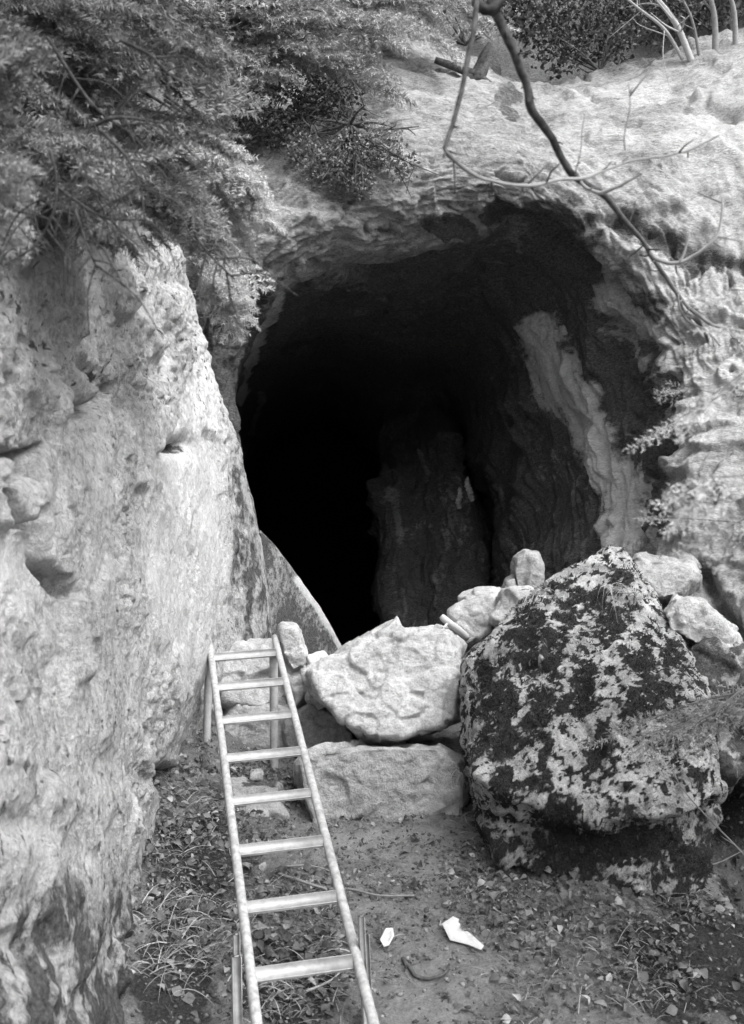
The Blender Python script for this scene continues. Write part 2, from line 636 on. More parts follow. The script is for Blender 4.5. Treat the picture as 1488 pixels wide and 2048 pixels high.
stn = np.maximum(stn, .95 * sstep(450, 340, qy + 110 * fbm(S * 2.5, 3)))      # humus and moss on top, painted dark as shade gaps under the firs
spk = fbm(S * np.array([26, 26, 22]), 4, .7)
stn = np.maximum(stn, .8 * sstep(.10, .36, spk) * sstep(1020, 760, qy + 120 * fbm(S * 2 + 8, 2)))
stn = np.maximum(stn, .75 * sstep(.08, .36, fbm(S * np.array([24, 24, 10]) + 5, 4, .7)) * sstep(1250, 1500, qy + 100 * fbm(S * 2 + 3, 2)))
stn = np.maximum(stn, .6 * sstep(.2, .42, fbm(S * 20 + 15, 4, .7)) * (1 - calm))
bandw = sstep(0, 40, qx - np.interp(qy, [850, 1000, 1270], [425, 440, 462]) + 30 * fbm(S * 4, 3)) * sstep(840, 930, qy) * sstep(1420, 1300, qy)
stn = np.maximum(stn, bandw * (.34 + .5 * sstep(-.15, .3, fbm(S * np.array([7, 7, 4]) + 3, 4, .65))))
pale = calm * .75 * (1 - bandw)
rock_wall = fast_mesh("rock_wall", S2, grid_faces(G.shape[0], G.shape[1]), M_WALL, attrs={"stain_shade": stn, "pale": pale})
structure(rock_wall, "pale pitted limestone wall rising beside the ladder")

# ------------------------------------------------------------------ the cliff with the cave mouth: rings from the hill above to the back of the passage
rings = [
    # hillside behind, (px, py, d) at ten stations: floor left, up over the arch, floor right
    [(-900, 1500, 12), (-900, 600, 16), (-500, -400, 19), (100, -700, 20), (700, -800, 21), (1100, -800, 21), (1700, -700, 19), (2600, -100, 14), (2900, 900, 9), (2900, 1600, 5)],
    [(-500, 1500, 10.5), (-400, 700, 11), (-200, -50, 12.0), (420, -130, 13.0), (780, -60, 13.5), (1150, 135, 13.3), (1600, 50, 12.8), (2200, 350, 9), (2300, 950, 6.5), (2300, 1500, 4.4)],
    [(0, 1450, 9.0), (150, 850, 9.0), (250, 350, 9.3), (470, 60, 10.3), (790, 70, 10.9), (1120, 180, 11.4), (1560, 95, 10.8), (1850, 600, 8.0), (1900, 1000, 6.4), (1900, 1350, 5.2)],
    [(330, 1450, 8.0), (360, 860, 8.2), (400, 520, 8.2), (560, 290, 8.5), (800, 240, 9.0), (1080, 270, 9.6), (1400, 360, 9.3), (1580, 720, 8.0), (1560, 1000, 7.3), (1540, 1330, 6.6)],
    [(430, 1450, 7.9), (385, 870, 8.1), (425, 600, 8.0), (585, 420, 8.0), (820, 345, 8.4), (1060, 370, 8.9), (1270, 520, 8.9), (1370, 740, 8.4), (1345, 990, 7.9), (1330, 1290, 7.3)],
    [(520, 1450, 8.4), (452, 880, 8.5), (482, 650, 8.5), (605, 540, 8.5), (830, 480, 8.9), (1040, 440, 9.3), (1185, 550, 9.5), (1275, 760, 9.2), (1295, 1000, 8.7), (1260, 1260, 8.0)],
    [(480, 1430, 9.6), (455, 900, 9.6), (488, 690, 9.7), (625, 600, 9.9), (820, 570, 10.2), (970, 545, 10.4), (1080, 640, 10.4), (1170, 800, 10.0), (1225, 1000, 9.4), (1190, 1240, 8.8)],
    [(470, 1400, 11.2), (448, 920, 11.2), (490, 730, 11.3), (630, 665, 11.6), (800, 670, 11.8), (910, 670, 11.9), (1000, 740, 11.7), (1070, 880, 11.2), (1110, 1040, 10.5), (1080, 1250, 9.9)],
    [(465, 1390, 12.2), (446, 930, 12.2), (494, 750, 12.4), (640, 690, 12.7), (795, 715, 12.9), (880, 720, 13.0), (945, 790, 12.9), (985, 930, 12.4), (1025, 1060, 11.6), (1015, 1250, 10.9)],
    [(465, 1380, 13.4), (450, 945, 13.4), (500, 780, 13.6), (645, 725, 13.9), (790, 750, 14.1), (860, 760, 14.2), (915, 830, 14.4), (940, 950, 14.3), (985, 1060, 13.6), (985, 1260, 12.6)],
    [(468, 1370, 14.4), (455, 955, 14.4), (505, 800, 14.6), (650, 745, 14.8), (780, 770, 14.6), (840, 785, 14.5), (885, 850, 13.8), (905, 955, 12.9), (945, 1070, 12.2), (955, 1270, 11.4)],
    [(472, 1365, 15.4), (460, 965, 15.4), (512, 815, 15.6), (652, 760, 15.6), (765, 795, 15.0), (805, 815, 14.8), (835, 880, 14.0), (850, 970, 13.0), (860, 1080, 12.3), (860, 1280, 11.6)],
    [(480, 1360, 16.6), (470, 975, 16.6), (520, 830, 16.8), (655, 780, 16.6), (745, 820, 15.5), (765, 845, 15.2), (775, 905, 14.4), (778, 985, 13.4), (762, 1090, 12.7), (775, 1290, 12.0)],
    [(500, 1350, 20), (490, 1000, 20), (540, 880, 20), (655, 830, 19.5), (735, 890, 18), (755, 910, 17.5), (775, 950, 16.8), (785, 1020, 16), (785, 1120, 15), (795, 1300, 14.5)],
    [(530, 1340, 26), (520, 1040, 26), (560, 930, 26), (660, 890, 26), (700, 890, 26), (730, 910, 26), (755, 950, 26), (770, 1030, 26), (775, 1140, 26), (775, 1300, 26)],
    [(650, 1330 + .1 * k, 27) for k in range(10)],
]
rings = at_arr(rings)
G = spline(rings, [10, 40, 55, 70, 55, 60, 60, 40, 32, 28, 30, 40, 26, 10, 4])
G = np.swapaxes(spline(np.swapaxes(G, 0, 1), [30, 55, 65, 75, 80, 80, 80, 75, 75]), 0, 1)
nr, nc = G.shape[:2]
N = grid_normals(G)
k_ = int(nr * .35)
if N[k_, nc // 2] @ np.array([0, -1, -.4]) < 0:
    N = -N
S = G.reshape(-1, 3)
Nn = N.reshape(-1, 3)
seg_n = [10, 40, 55, 70, 55, 60, 60, 40, 32, 28, 30, 40, 26, 10, 4]
ringpos = np.concatenate([i + np.arange(m) / m for i, m in enumerate(seg_n)] + [[15.0]])
U = np.repeat(ringpos, nc)                           # which ring (0 hill, 4 lip, 6.. inside)
Vv = np.tile(np.linspace(0, 9, nc), nr)
qx, qy = proj(S)
inside = sstep(4.6, 5.8, U)
warp = fbm(S * .9, 3)
arc = np.repeat(np.cumsum(np.linalg.norm(np.diff(G[:, nc // 2:], axis=0, prepend=G[:1, nc // 2:]), axis=2).mean(1)), nc)
rib = fbm(np.stack([arc * 3.4 + warp * 1.2, Vv * .55, warp], 1), 4, ridge=True)
rib2 = fbm(np.stack([arc * 9 + warp * 2.5, Vv * 1.3, warp * 2], 1), 3)
side = sstep(5.2, 6.5, Vv)
rib3 = fbm(np.stack([arc * 15 + warp * 3, Vv * 1.6, warp * 3], 1), 4, .65)
wS = fbm(S * 1.7 + 4, 3)
band = fbm(np.stack([arc * 1.7 + warp * .9, Vv * .5, warp * .6], 1), 3, ridge=True)
bed = fbm(np.stack([arc * 5.5 + warp * 2.4 + wS * .8, Vv * 1.7, wS], 1), 4, .6, ridge=True)
hair = fbm(np.stack([arc * 17 + warp * 5 + wS * 3, Vv * 4.5, wS * 2], 1), 3, .6)
crv = sstep(.80, .97, fbm(np.stack([arc * 2.2 + warp * 1.6 + wS * .5, Vv * .8, wS * .8], 1), 3, .45, ridge=True)) * sstep(-.2, .3, fbm(S * .9 + 70, 2))
low = 1 - .6 * sstep(5.6, 6.6, Vv)
dis_out = .16 * fbm(S * .75, 3) + .05 * band * low + .045 * bed * low + .045 * hair - (.07 + .06 * sstep(5.8, 6.6, Vv)) * crv + (.018 + .035 * sstep(5.8, 6.6, Vv)) * facet(S * np.array([3.4, 3.4, 5]) + wS[:, None], 1, 30) + .05 * facet(S * np.array([1.6, 1.6, 2.4]) + warp[:, None], 1, 25) + .014 * fbm(S * 14, 3, .6)
amp_ = .25 + 1.1 * sstep(-.3, .5, fbm(S * 1.3 + 30, 2))
dis_in = .13 * fbm(S * .8, 3) + (.02 + .12 * side) * rib * amp_ + (.02 + .03 * side) * rib2 * amp_ + .04 * facet(S * np.array([3, 3, 1.3]) + warp[:, None], 1, 40) * amp_ + .03 * fbm(S * 6, 4, .6) + .05 * fbm(S * 1.4 + 60, 3) * sstep(8, 10, U) + .022 * rib3
disp = dis_out * (1 - inside) + dis_in * inside
# the crevice and pockets of the upper face
for c, w, dp in (([(1235, 450), (1300, 478), (1390, 500), (1470, 520)], 16, .10), ([(1380, 220), (1420, 205), (1470, 230)], 12, .10), ([(600, 215), (680, 240), (760, 245)], 22, .25),
                 ([(560, 290), (650, 285), (730, 270)], 14, .15), ([(1000, 430), (1090, 450), (1180, 520)], 18, .12), ([(1230, 640), (1300, 700)], 16, .10),
                 ([(700, 545), (800, 555), (870, 520)], 10, .10), ([(1350, 900), (1300, 960), (1275, 1060)], 10, .16), ([(1390, 1130), (1440, 1220), (1500, 1300)], 18, .2)):
    disp -= dp * np.exp(-(seg_dist(qx + 14 * warp, qy + 20 * warp, c) / w) ** 2)
# the blocky nose low on the right
nose = np.exp(-((qx - 1420) / 90) ** 2 - ((qy - 960) / 90) ** 2)
disp += .22 * nose * sstep(5.0, 4.0, U)
disp = np.where(U < 2, disp * 1.3, disp)
S2 = S + Nn * disp[:, None]
nz = fbm(S * np.array([1.6, 1.6, 1.6]), 4)
nz2 = fbm(S * np.array([5, 5, 5]), 3)
stn = .92 * sstep(4.7, 6.1, U + .9 * nz + .3 * rib + .5 * sstep(2.6, 1.4, Vv))                # damp rock inside the mouth, the cave's shade painted in as well
stn = np.maximum(stn, .9 * sstep(.25, .6, blobs(qx + 50 * nz, qy + 50 * nz, [(1120, 500, 90, 90), (1240, 800, 50, 130), (1300, 860, 50, 130), (1290, 1010, 24, 60), (900, 455, 60, 22), (1050, 425, 90, 18), (445, 700, 75, 190), (480, 560, 50, 80),
                                                                   (1290, 630, 40, 60), (1190, 600, 40, 80)]) + .5 * nz2 - .2))  # far left blobs paint the shade of the recess behind the wall
stn = np.maximum(stn, .75 * sstep(.3, .7, blobs(qx + 40 * nz, qy + 40 * nz, [(1010, 230, 26, 30), (700, 200, 90, 40), (650, 340, 90, 60)]) + .4 * nz2))
for c, w in (([(1110, 470), (1150, 600), (1185, 690), (1245, 770), (1295, 860), (1300, 960)], 46), ([(980, 430), (1060, 440), (1130, 490)], 24), ([(1235, 450), (1300, 480), (1380, 505), (1500, 535)], 24),
             ([(1240, 640), (1310, 720), (1350, 800)], 16)):
    stn = np.maximum(stn, .95 * sstep(1.35, .5, seg_dist(qx + 26 * nz2, qy + 20 * nz, c) / w + .6 * nz + .4 * wS + .35 * hair))  # the upper crevice line paints recess shade in place of depth
stn = np.maximum(stn, .42 * sstep(5.2, 4.7, U) * sstep(4.0, 4.9, U + .7 * nz) * sstep(6.2, 5.0, Vv))   # underside of the overhang, its shade painted grey
stn = np.maximum(stn, .4 * crv * sstep(4.9, 4.2, U))
stn = np.maximum(stn, .66 * sstep(-.10, .42, .6 * nz + .5 * hair - .25 * bed) * sstep(4.9, 4.2, U))  # small relief shadows painted as dark streaks
stn = np.maximum(stn, .9 * sstep(2.1, 1.8, U + .4 * nz))            # earth and roots above the cliff
# washed pale flowstone on the right jamb and light painted as a strip on the left one
dst = seg_dist(qx + 34 * nz2, qy, [(1080, 650), (1125, 760), (1185, 860), (1235, 950), (1262, 1030), (1245, 1100)])
wst = np.interp(qy, [620, 700, 800, 900, 1000, 1100], [26, 46, 50, 46, 44, 36])
pal = 1.0 * sstep(1.35, .45, dst / wst + .5 * nz + .45 * rib2 + .4 * nz2) * (U > 4.6)
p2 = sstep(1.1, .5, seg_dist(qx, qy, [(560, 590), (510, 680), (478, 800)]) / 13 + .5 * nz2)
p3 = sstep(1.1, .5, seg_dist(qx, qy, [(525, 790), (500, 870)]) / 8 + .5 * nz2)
p4 = sstep(1.2, .5, blobs(qx, qy, [(5000, 0, 1, 1)]) * 0 + seg_dist(qx + 20 * nz2, qy, [(1215, 590), (1270, 650), (1330, 690)]) / 30 + .4 * nz)  # lit lip on the right, its light painted pale
p5 = 0 * nz
for pl_, w in (([(888, 1000), (905, 1060)], 6), ([(848, 915), (856, 945)], 6), ([(790, 990), (800, 1080)], 10), ([(1000, 970), (1012, 1010)], 7), ([(920, 960), (925, 1010)], 6), ([(935, 955), (942, 985)], 6)):
    p5 = np.maximum(p5, .55 * sstep(1.2, .4, seg_dist(qx, qy, pl_) / w + .7 * nz2) * (U > 6))
tex = (.22 * sstep(.0, .45, fbm(np.stack([arc * 5, Vv * 1.5, warp], 1), 4) + .05) + .5 * sstep(.05, .45, rib3 + .35 * fbm(S * 1.8, 3))) * sstep(6.4, 7.4, Vv) * sstep(5.6, 6.4, U) * sstep(13, 12.4, U)
stn = stn * (1 - np.clip(np.maximum.reduce([pal, p2 * .8, p3 * .7, p4 * .9, p5, tex]), 0, 1))
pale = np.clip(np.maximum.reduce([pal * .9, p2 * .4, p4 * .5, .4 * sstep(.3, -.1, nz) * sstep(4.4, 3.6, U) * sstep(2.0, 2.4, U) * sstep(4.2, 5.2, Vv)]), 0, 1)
cliff = fast_mesh("cliff", S2, grid_faces(nr, nc), M_CLIFF, attrs={"stain_shade": stn, "pale": pale})
structure(cliff, "limestone cliff with the arched cave mouth")
CLIFF_G = S2.reshape(nr, nc, 3)
CLIFF_U = ringpos


# ------------------------------------------------------------------ boulders
def remesh(V, Fs, voxel):
    me = bpy.data.meshes.new("tmp")
    me.from_pydata([tuple(v) for v in V], [], Fs)
    o = bpy.data.objects.new("tmp", me)
    C.objects.link(o)
    md = o.modifiers.new("r", 'REMESH')
    md.mode = 'VOXEL'
    md.voxel_size = voxel
    sm = o.modifiers.new("s", 'SMOOTH')
    sm.iterations = 1
    dg = bpy.context.evaluated_depsgraph_get()
    ev = o.evaluated_get(dg).to_mesh()
    n = len(ev.vertices)
    co = np.empty(n * 3)
    ev.vertices.foreach_get("co", co)
    no = np.empty(n * 3)
    ev.vertices.foreach_get("normal", no)
    lt = np.empty(len(ev.polygons), np.int32)
    ev.polygons.foreach_get("loop_total", lt)
    li = np.empty(len(ev.loops), np.int32)
    ev.loops.foreach_get("vertex_index", li)
    o.evaluated_get(dg).to_mesh_clear()
    bpy.data.objects.remove(o)
    bpy.data.meshes.remove(me)
    q = li.reshape(-1, 4) if (lt == 4).all() else None
    if q is None:
        st_ = np.concatenate([[0], np.cumsum(lt)[:-1]])
        q = np.stack([li[st_], li[st_ + 1], li[st_ + 2], li[np.where(lt == 4, st_ + 3, st_ + 2)]], 1)
    return co.reshape(-1, 3), no.reshape(-1, 3), q


def hull(pts):
    import bmesh
    bm = bmesh.new()
    for p in pts:
        bm.verts.new(tuple(p))
    r = bmesh.ops.convex_hull(bm, input=bm.verts)
    bmesh.ops.delete(bm, geom=[g for g in r["geom_interior"] if isinstance(g, bmesh.types.BMVert)], context='VERTS')
    bm.verts.index_update()
    V = [tuple(v.co) for v in bm.verts]
    Fs = [[v.index for v in f.verts] for f in bm.faces]
    bm.free()
    return V, Fs


def pxhull(front, back):
    """front and back: lists of (px, py, d)"""
    return hull([at(*p) for p in list(front) + list(back)])


def prism(outline, d0, d1, shrink=.86, tilt=0.0, top_back=0.0):
    """a block from its outline: a front face set in, the full girth behind it, a back set in"""
    o = np.array(outline, float)
    c = o.mean(0)
    y0, y1 = o[:, 1].min(), o[:, 1].max()
    front = [((p - c) * shrink + c) for p in o]
    pts = []
    for p, f in zip(o, front):
        k = (y1 - p[1]) / (y1 - y0 + 1e-6)
        dm = d0 + .22 * (d1 - d0) + tilt * k
        pts.append((f[0], f[1], d0 + tilt * k))
        pts.append((p[0], p[1], dm))
        b = (p - c) * .9 + c
        pts.append((b[0], b[1], d1 + tilt * k + top_back * k))
    return hull([at(*p) for p in pts])


def boulder(name, hulls, mat, voxel, label, cat="boulder", amp=1.0, chip=1.0, mask=None, seed=0.0, group=None):
    V, Fs = [], []
    for (v, f) in hulls:
        n = len(V)
        V += list(v)
        Fs += [[i + n for i in q] for q in f]
    P, Nr, Q = remesh(V, Fs, voxel)
    s = P + seed
    d = amp * (.022 * fbm(s * 2.4, 3) + .010 * fbm(s * 8, 3, ridge=True) + .009 * fbm(s * 24, 3)) \
        + chip * (.075 * facet(s * 2.7 + fbm(s * 2, 2)[:, None] * .4, 1, 60) * .6 + .014 * facet(s * 7 + 4, 1, 40) + .006 * facet(s * 19, 1, 40))
    ck = sstep(.84, .98, fbm(s * np.array([2.4, 2.4, 3.4]) + .3 * fbm(s * 6, 2)[:, None], 3, .4, ridge=True)) * sstep(-.1, .25, fbm(s * 1.7 + 9, 2))
    d -= .006 * chip * ck
    P2 = P + Nr * d[:, None]
    attrs = {"stain_shade": .3 * ck, "pale": np.zeros(len(P))}
    if mask:
        attrs.update(mask(P, Nr))
    o = fast_mesh(name, P2, Q, mat, attrs=attrs)
    tag(o, label, cat, group)
    base_at(o, (P2[:, 0].mean(), P2[:, 1].mean(), P2[:, 2].min()))
    return o, P2, Nr, Q


# the pale block that lies across the sill
boulder("limestone_block", [prism([(606, 1345), (640, 1322), (700, 1303), (762, 1272), (830, 1256), (905, 1256), (932, 1290), (928, 1370), (922, 1440), (870, 1462), (800, 1482), (722, 1484), (665, 1432), (628, 1392)],
                                  6.3, 7.35, .90, .30)], M_BLOCK, .0095, "big pale angular block lying across the cave sill right of the ladder", amp=.7, chip=1.0)
# the flat-topped grey block under it
boulder("limestone_block", [prism([(588, 1525), (625, 1500), (760, 1488), (880, 1490), (928, 1520), (935, 1600), (930, 1690), (780, 1730), (680, 1730), (622, 1660), (598, 1590)], 5.98, 7.2, .93, .10)],
        M_GREY, .0095, "wide grey flat topped block with fine cracks beneath the big pale block", amp=.6, chip=.5, seed=3.1)
# blocks behind the ladder
boulder("limestone_block", [prism([(432, 1312), (450, 1290), (500, 1278), (548, 1282), (566, 1310), (615, 1340), (628, 1390), (600, 1425), (530, 1430), (450, 1410), (410, 1370)], 6.98, 7.7, .85, .15)],
        M_BLOCK, .012, "white bulky rock behind the two uppermost rungs of the ladder", amp=.8, chip=.9, seed=5.7)
boulder("upright_stone", [prism([(553, 1262), (562, 1246), (590, 1250), (602, 1280), (617, 1312), (612, 1342), (585, 1350), (566, 1320)], 7.0, 7.4, .8, .05)],
        M_BLOCK, .008, "small white upright stone beside the top of the right ladder rail", "stone", amp=.5, chip=.6, seed=9.2)
boulder("limestone_block", [prism([(428, 1440), (470, 1402), (560, 1410), (612, 1420), (620, 1450), (600, 1490), (560, 1530), (500, 1535), (450, 1510)], 6.95, 7.6, .85, .05)],
        M_BLOCK, .012, "pale block behind the third and fourth rungs of the ladder", amp=.7, chip=.9, seed=12.4)
boulder("limestone_block", [prism([(384, 1365), (400, 1345), (425, 1350), (438, 1400), (440, 1450), (428, 1470), (404, 1420)], 6.98, 7.6, .8, .0)],
        M_BLOCK, .010, "narrow pale stone wedged between the rock wall and the ladder post", "stone", amp=.6, chip=.7, seed=15.0)
boulder("rock", [prism([(612, 1345), (625, 1325), (660, 1320), (672, 1350), (650, 1400), (618, 1400)], 6.7, 7.3, .8, .0)],
        M_BLOCK, .009, "small broken stone at the left tip of the big pale block", "stone", amp=.6, chip=.8, seed=18.0)
# dark slabs under the overhang between block and ladder
boulder("rock", [prism([(560, 1440), (620, 1400), (680, 1430), (720, 1485), (650, 1510), (570, 1500)], 6.85, 7.6, .9, .1)],
        M_GREY, .012, "grey sloping stone in the shaded gap left of the big pale block", "stone", amp=.6, chip=.6, seed=21.0)


def fallen_mask(P, Nr):
    a, b = proj(P)
    w = 25 * fbm(P * 6, 3)
    return {"stain_shade": .9 * sstep(.3, .9, blobs(a + w, b + w, [(420, 1620, 60, 60), (400, 1580, 60, 40), (520, 1575, 40, 10)]))}


boulder("rock", [prism([(392, 1600), (420, 1560), (480, 1562), (560, 1572), (580, 1642), (572, 1660), (522, 1690), (478, 1692), (440, 1680), (400, 1650)], 5.95, 6.75, .88, .25)],
        M_GREY, .010, "grey stone lying on the slope under the fifth rung with a dark mossy left end", amp=.6, chip=.7, seed=24.0, mask=fallen_mask)
boulder("stone", [prism([(494, 1545), (500, 1535), (525, 1532), (530, 1545), (522, 1560), (500, 1562)], 6.35, 6.5, .8)],
        M_BLOCK, .006, "small white stone on the soil under the fourth rung", "stone", amp=.25, chip=.3, seed=26.0)

# ridge of pale rocks between the sill block and the mossy boulder
boulder("rock", [prism([(898, 1222), (912, 1212), (945, 1208), (955, 1192), (985, 1184), (1010, 1190), (1010, 1230), (980, 1270), (930, 1300), (905, 1260)], 6.9, 7.6, .86, .05)],
        M_BLOCK, .010, "white lumpy rock at the left shoulder of the mossy boulder", "stone", amp=.8, chip=.9, seed=28.0)
boulder("rock", [prism([(1000, 1195), (1030, 1176), (1065, 1180), (1060, 1230), (1010, 1260), (985, 1240)], 6.75, 7.4, .88, .05)],
        M_BLOCK, .010, "small pale rock tucked under the crest of the mossy boulder", "stone", amp=.5, chip=.7, seed=30.0)
# rounded stones inside the mouth
boulder("rock", [prism([(1024, 1140), (1030, 1112), (1050, 1098), (1078, 1104), (1088, 1130), (1084, 1180), (1050, 1215), (1030, 1200)], 7.7, 8.5, .82)],
        M_GREY, .012, "rounded grey rock standing behind the crest of the mossy boulder", "stone", amp=.7, chip=.3, seed=33.0)
boulder("rock", [prism([(1005, 1178), (1012, 1158), (1030, 1152), (1036, 1180), (1030, 1215), (1005, 1220)], 7.7, 8.2, .82)],
        M_GREY, .012, "small grey stone leaning on the left foot of the rounded grey rock", "stone", amp=.5, chip=.3, seed=36.0)
# stones behind the boulder on the right
boulder("rock", [prism([(1252, 1135), (1275, 1112), (1330, 1118), (1385, 1130), (1394, 1160), (1370, 1195), (1320, 1205), (1270, 1180)], 6.9, 7.7, .84, .1)],
        M_GREY, .010, "squat grey rock above the dark hollow behind the mossy boulder", "stone", amp=.9, chip=.9, seed=39.0)
boulder("rock_slab", [prism([(1325, 1225), (1350, 1193), (1365, 1200), (1372, 1225), (1400, 1205), (1440, 1240), (1472, 1275), (1478, 1300), (1440, 1318), (1380, 1290), (1330, 1260)], 6.2, 7.0, .86, .1)],
        M_BLOCK, .010, "pale slab with a pointed tip lying right of the mossy boulder", "stone", amp=.7, chip=.9, seed=42.0)
boulder("stone", [prism([(1382, 1358), (1398, 1350), (1415, 1356), (1418, 1372), (1400, 1380), (1384, 1376)], 5.95, 6.15, .8)],
        M_GREY, .007, "small grey stone on the dark moss at the right of the boulder", "stone", amp=.3, chip=.3, seed=44.0)


def dark_mask(P, Nr):
    return {"stain_shade": .95 * sstep(-.45, .1, fbm(P * 9, 4, .7))}


boulder("rock", [prism([(1385, 1330), (1415, 1300), (1470, 1295), (1540, 1310), (1560, 1380), (1540, 1450), (1440, 1450), (1395, 1410)], 6.05, 6.9, .86, .15)],
        M_GREY, .012, "dark mossy rock filling the hollow below the pointed pale slab", "stone", amp=1.3, chip=1.0, seed=61.0, mask=dark_mask)
boulder("rock", [prism([(1425, 1440), (1460, 1415), (1530, 1420), (1560, 1480), (1540, 1560), (1450, 1560), (1420, 1500)], 5.95, 6.6, .86, .15)],
        M_GREY, .012, "dark rock under the low spruce spray at the right side of the boulder", "stone", amp=1.3, chip=1.0, seed=64.0, mask=dark_mask)


def slab_mask(P, Nr):
    a, b = proj(P)
    w = fbm(P * 3, 3)
    edge_ = seg_dist(a, b, [(597, 1160), (640, 1220), (690, 1305)])
    ed = sstep(12, 5, edge_ + 5 * w)
    return {"stain_shade": (.55 + .35 * sstep(-.1, .4, w)) * (1 - ed), "pale": .7 * ed}  # slab body darkened, its shade painted in; edge left pale


boulder("rock_slab", [pxhull([(520, 1060, 7.7), (548, 1088, 7.8), (600, 1158, 8.2), (640, 1218, 8.5), (692, 1305, 8.8), (700, 1400, 8.9), (520, 1400, 7.7)],
                             [(510, 1060, 8.5), (545, 1090, 8.5), (598, 1160, 8.7), (640, 1222, 9.0), (688, 1310, 9.3), (690, 1400, 9.4), (510, 1400, 8.6)])],
        M_GREY, .014, "grey slanting slab with a pale sloping edge leaning against the dark cave opening", "rock slab", amp=.25, chip=.15, seed=47.0, mask=slab_mask)

# the mossy boulder
MOSS_SHADE = [(1380, 1720, 40, 40), (1000, 1420, 40, 80), (1095, 1400, 30, 50), (1050, 1310, 40, 45), (1010, 1560, 30, 40), (1300, 1400, 60, 25), (1060, 1235, 32, 34), (1120, 1180, 44, 13), (1182, 1203, 62, 26), (1235, 1155, 26, 20), (1227, 1243, 38, 40), (1075, 1268, 42, 30), (1125, 1232, 22, 22), (975, 1345, 20, 32), (985, 1378, 38, 40),
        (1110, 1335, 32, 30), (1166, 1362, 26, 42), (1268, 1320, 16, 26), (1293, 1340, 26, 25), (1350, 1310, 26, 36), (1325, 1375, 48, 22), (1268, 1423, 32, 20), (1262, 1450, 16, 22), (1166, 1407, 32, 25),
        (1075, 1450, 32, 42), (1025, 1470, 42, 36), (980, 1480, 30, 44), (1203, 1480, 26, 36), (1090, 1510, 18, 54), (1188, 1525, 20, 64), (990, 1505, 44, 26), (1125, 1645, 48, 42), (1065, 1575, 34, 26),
        (1230, 1690, 130, 34), (1130, 1720, 80, 34), (1330, 1680, 50, 34), (1035, 1300, 26, 34), (1120, 1290, 16, 30), (1340, 1480, 24, 12)]  # lowest blobs are undercut shade, painted along with the moss


def moss_shade_mask(P, Nr):
    a, b = proj(P)
    w = 42 * fbm(P * 6, 4, .6)
    w2 = 42 * fbm(P * 6 + 31, 4, .6)
    m = blobs(a + w, b + w2, MOSS_SHADE) + 1.5 * fbm(P * 13, 5, .75) - .08
    m = np.maximum(m, 1.3 * sstep(.12, .34, fbm(P * np.array([8, 8, 5]) + 12, 4, .65)) * (a < 1420))
    m = np.maximum(m, 1.1 * sstep(.02, .22, fbm(P * 17 + 40, 4, .7)) * sstep(-.9, .3, blobs(a, b, [(1040, 1400, 110, 170), (1180, 1240, 130, 80), (1330, 1340, 80, 70)])))
    m = m - .75 * sstep(.08, .38, fbm(P * 21 + 55, 4, .7))
    m = m * (Nr[:, 1] < .25)
    return m


def boulder_mask(P, Nr):
    m = moss_shade_mask(P, Nr)
    a, b = proj(P)
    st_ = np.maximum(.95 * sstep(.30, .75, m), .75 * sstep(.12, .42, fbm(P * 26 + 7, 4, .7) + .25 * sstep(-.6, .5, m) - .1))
    st_ = np.maximum(st_, .85 * sstep(1600, 1690, b + 90 * fbm(P * 4, 3)) * sstep(-.25, .2, fbm(P * 10 + 3, 4, .7) + .1))  # lower part mottled dark, painted shade of the undercut
    return {"stain_shade": np.clip(st_, 0, 1), "pale": .8 * sstep(-.15, .3, fbm(P * 6 + 2, 4)) * sstep(.5, .0, m)}


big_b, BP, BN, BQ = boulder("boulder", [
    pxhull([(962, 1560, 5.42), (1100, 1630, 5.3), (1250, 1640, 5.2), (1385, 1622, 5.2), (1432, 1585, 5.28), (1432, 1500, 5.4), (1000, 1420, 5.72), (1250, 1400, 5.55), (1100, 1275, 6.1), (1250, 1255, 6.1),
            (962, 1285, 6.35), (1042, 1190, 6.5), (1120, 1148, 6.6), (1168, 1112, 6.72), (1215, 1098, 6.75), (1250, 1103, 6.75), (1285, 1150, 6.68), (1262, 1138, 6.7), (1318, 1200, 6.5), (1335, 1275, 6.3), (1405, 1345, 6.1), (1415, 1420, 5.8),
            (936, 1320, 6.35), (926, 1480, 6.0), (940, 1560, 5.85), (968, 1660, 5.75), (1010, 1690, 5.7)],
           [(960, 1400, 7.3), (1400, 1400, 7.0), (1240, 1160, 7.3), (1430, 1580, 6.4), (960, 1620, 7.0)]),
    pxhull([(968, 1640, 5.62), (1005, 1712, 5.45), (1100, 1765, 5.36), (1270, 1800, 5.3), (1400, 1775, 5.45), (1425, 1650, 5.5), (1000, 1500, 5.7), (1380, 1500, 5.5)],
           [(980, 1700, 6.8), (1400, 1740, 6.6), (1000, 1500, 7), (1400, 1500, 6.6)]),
], M_BOULDER, .0125, "huge lichen speckled boulder with dark moss patches right of the cave sill", amp=.9, chip=.75, seed=50.0, mask=boulder_mask)
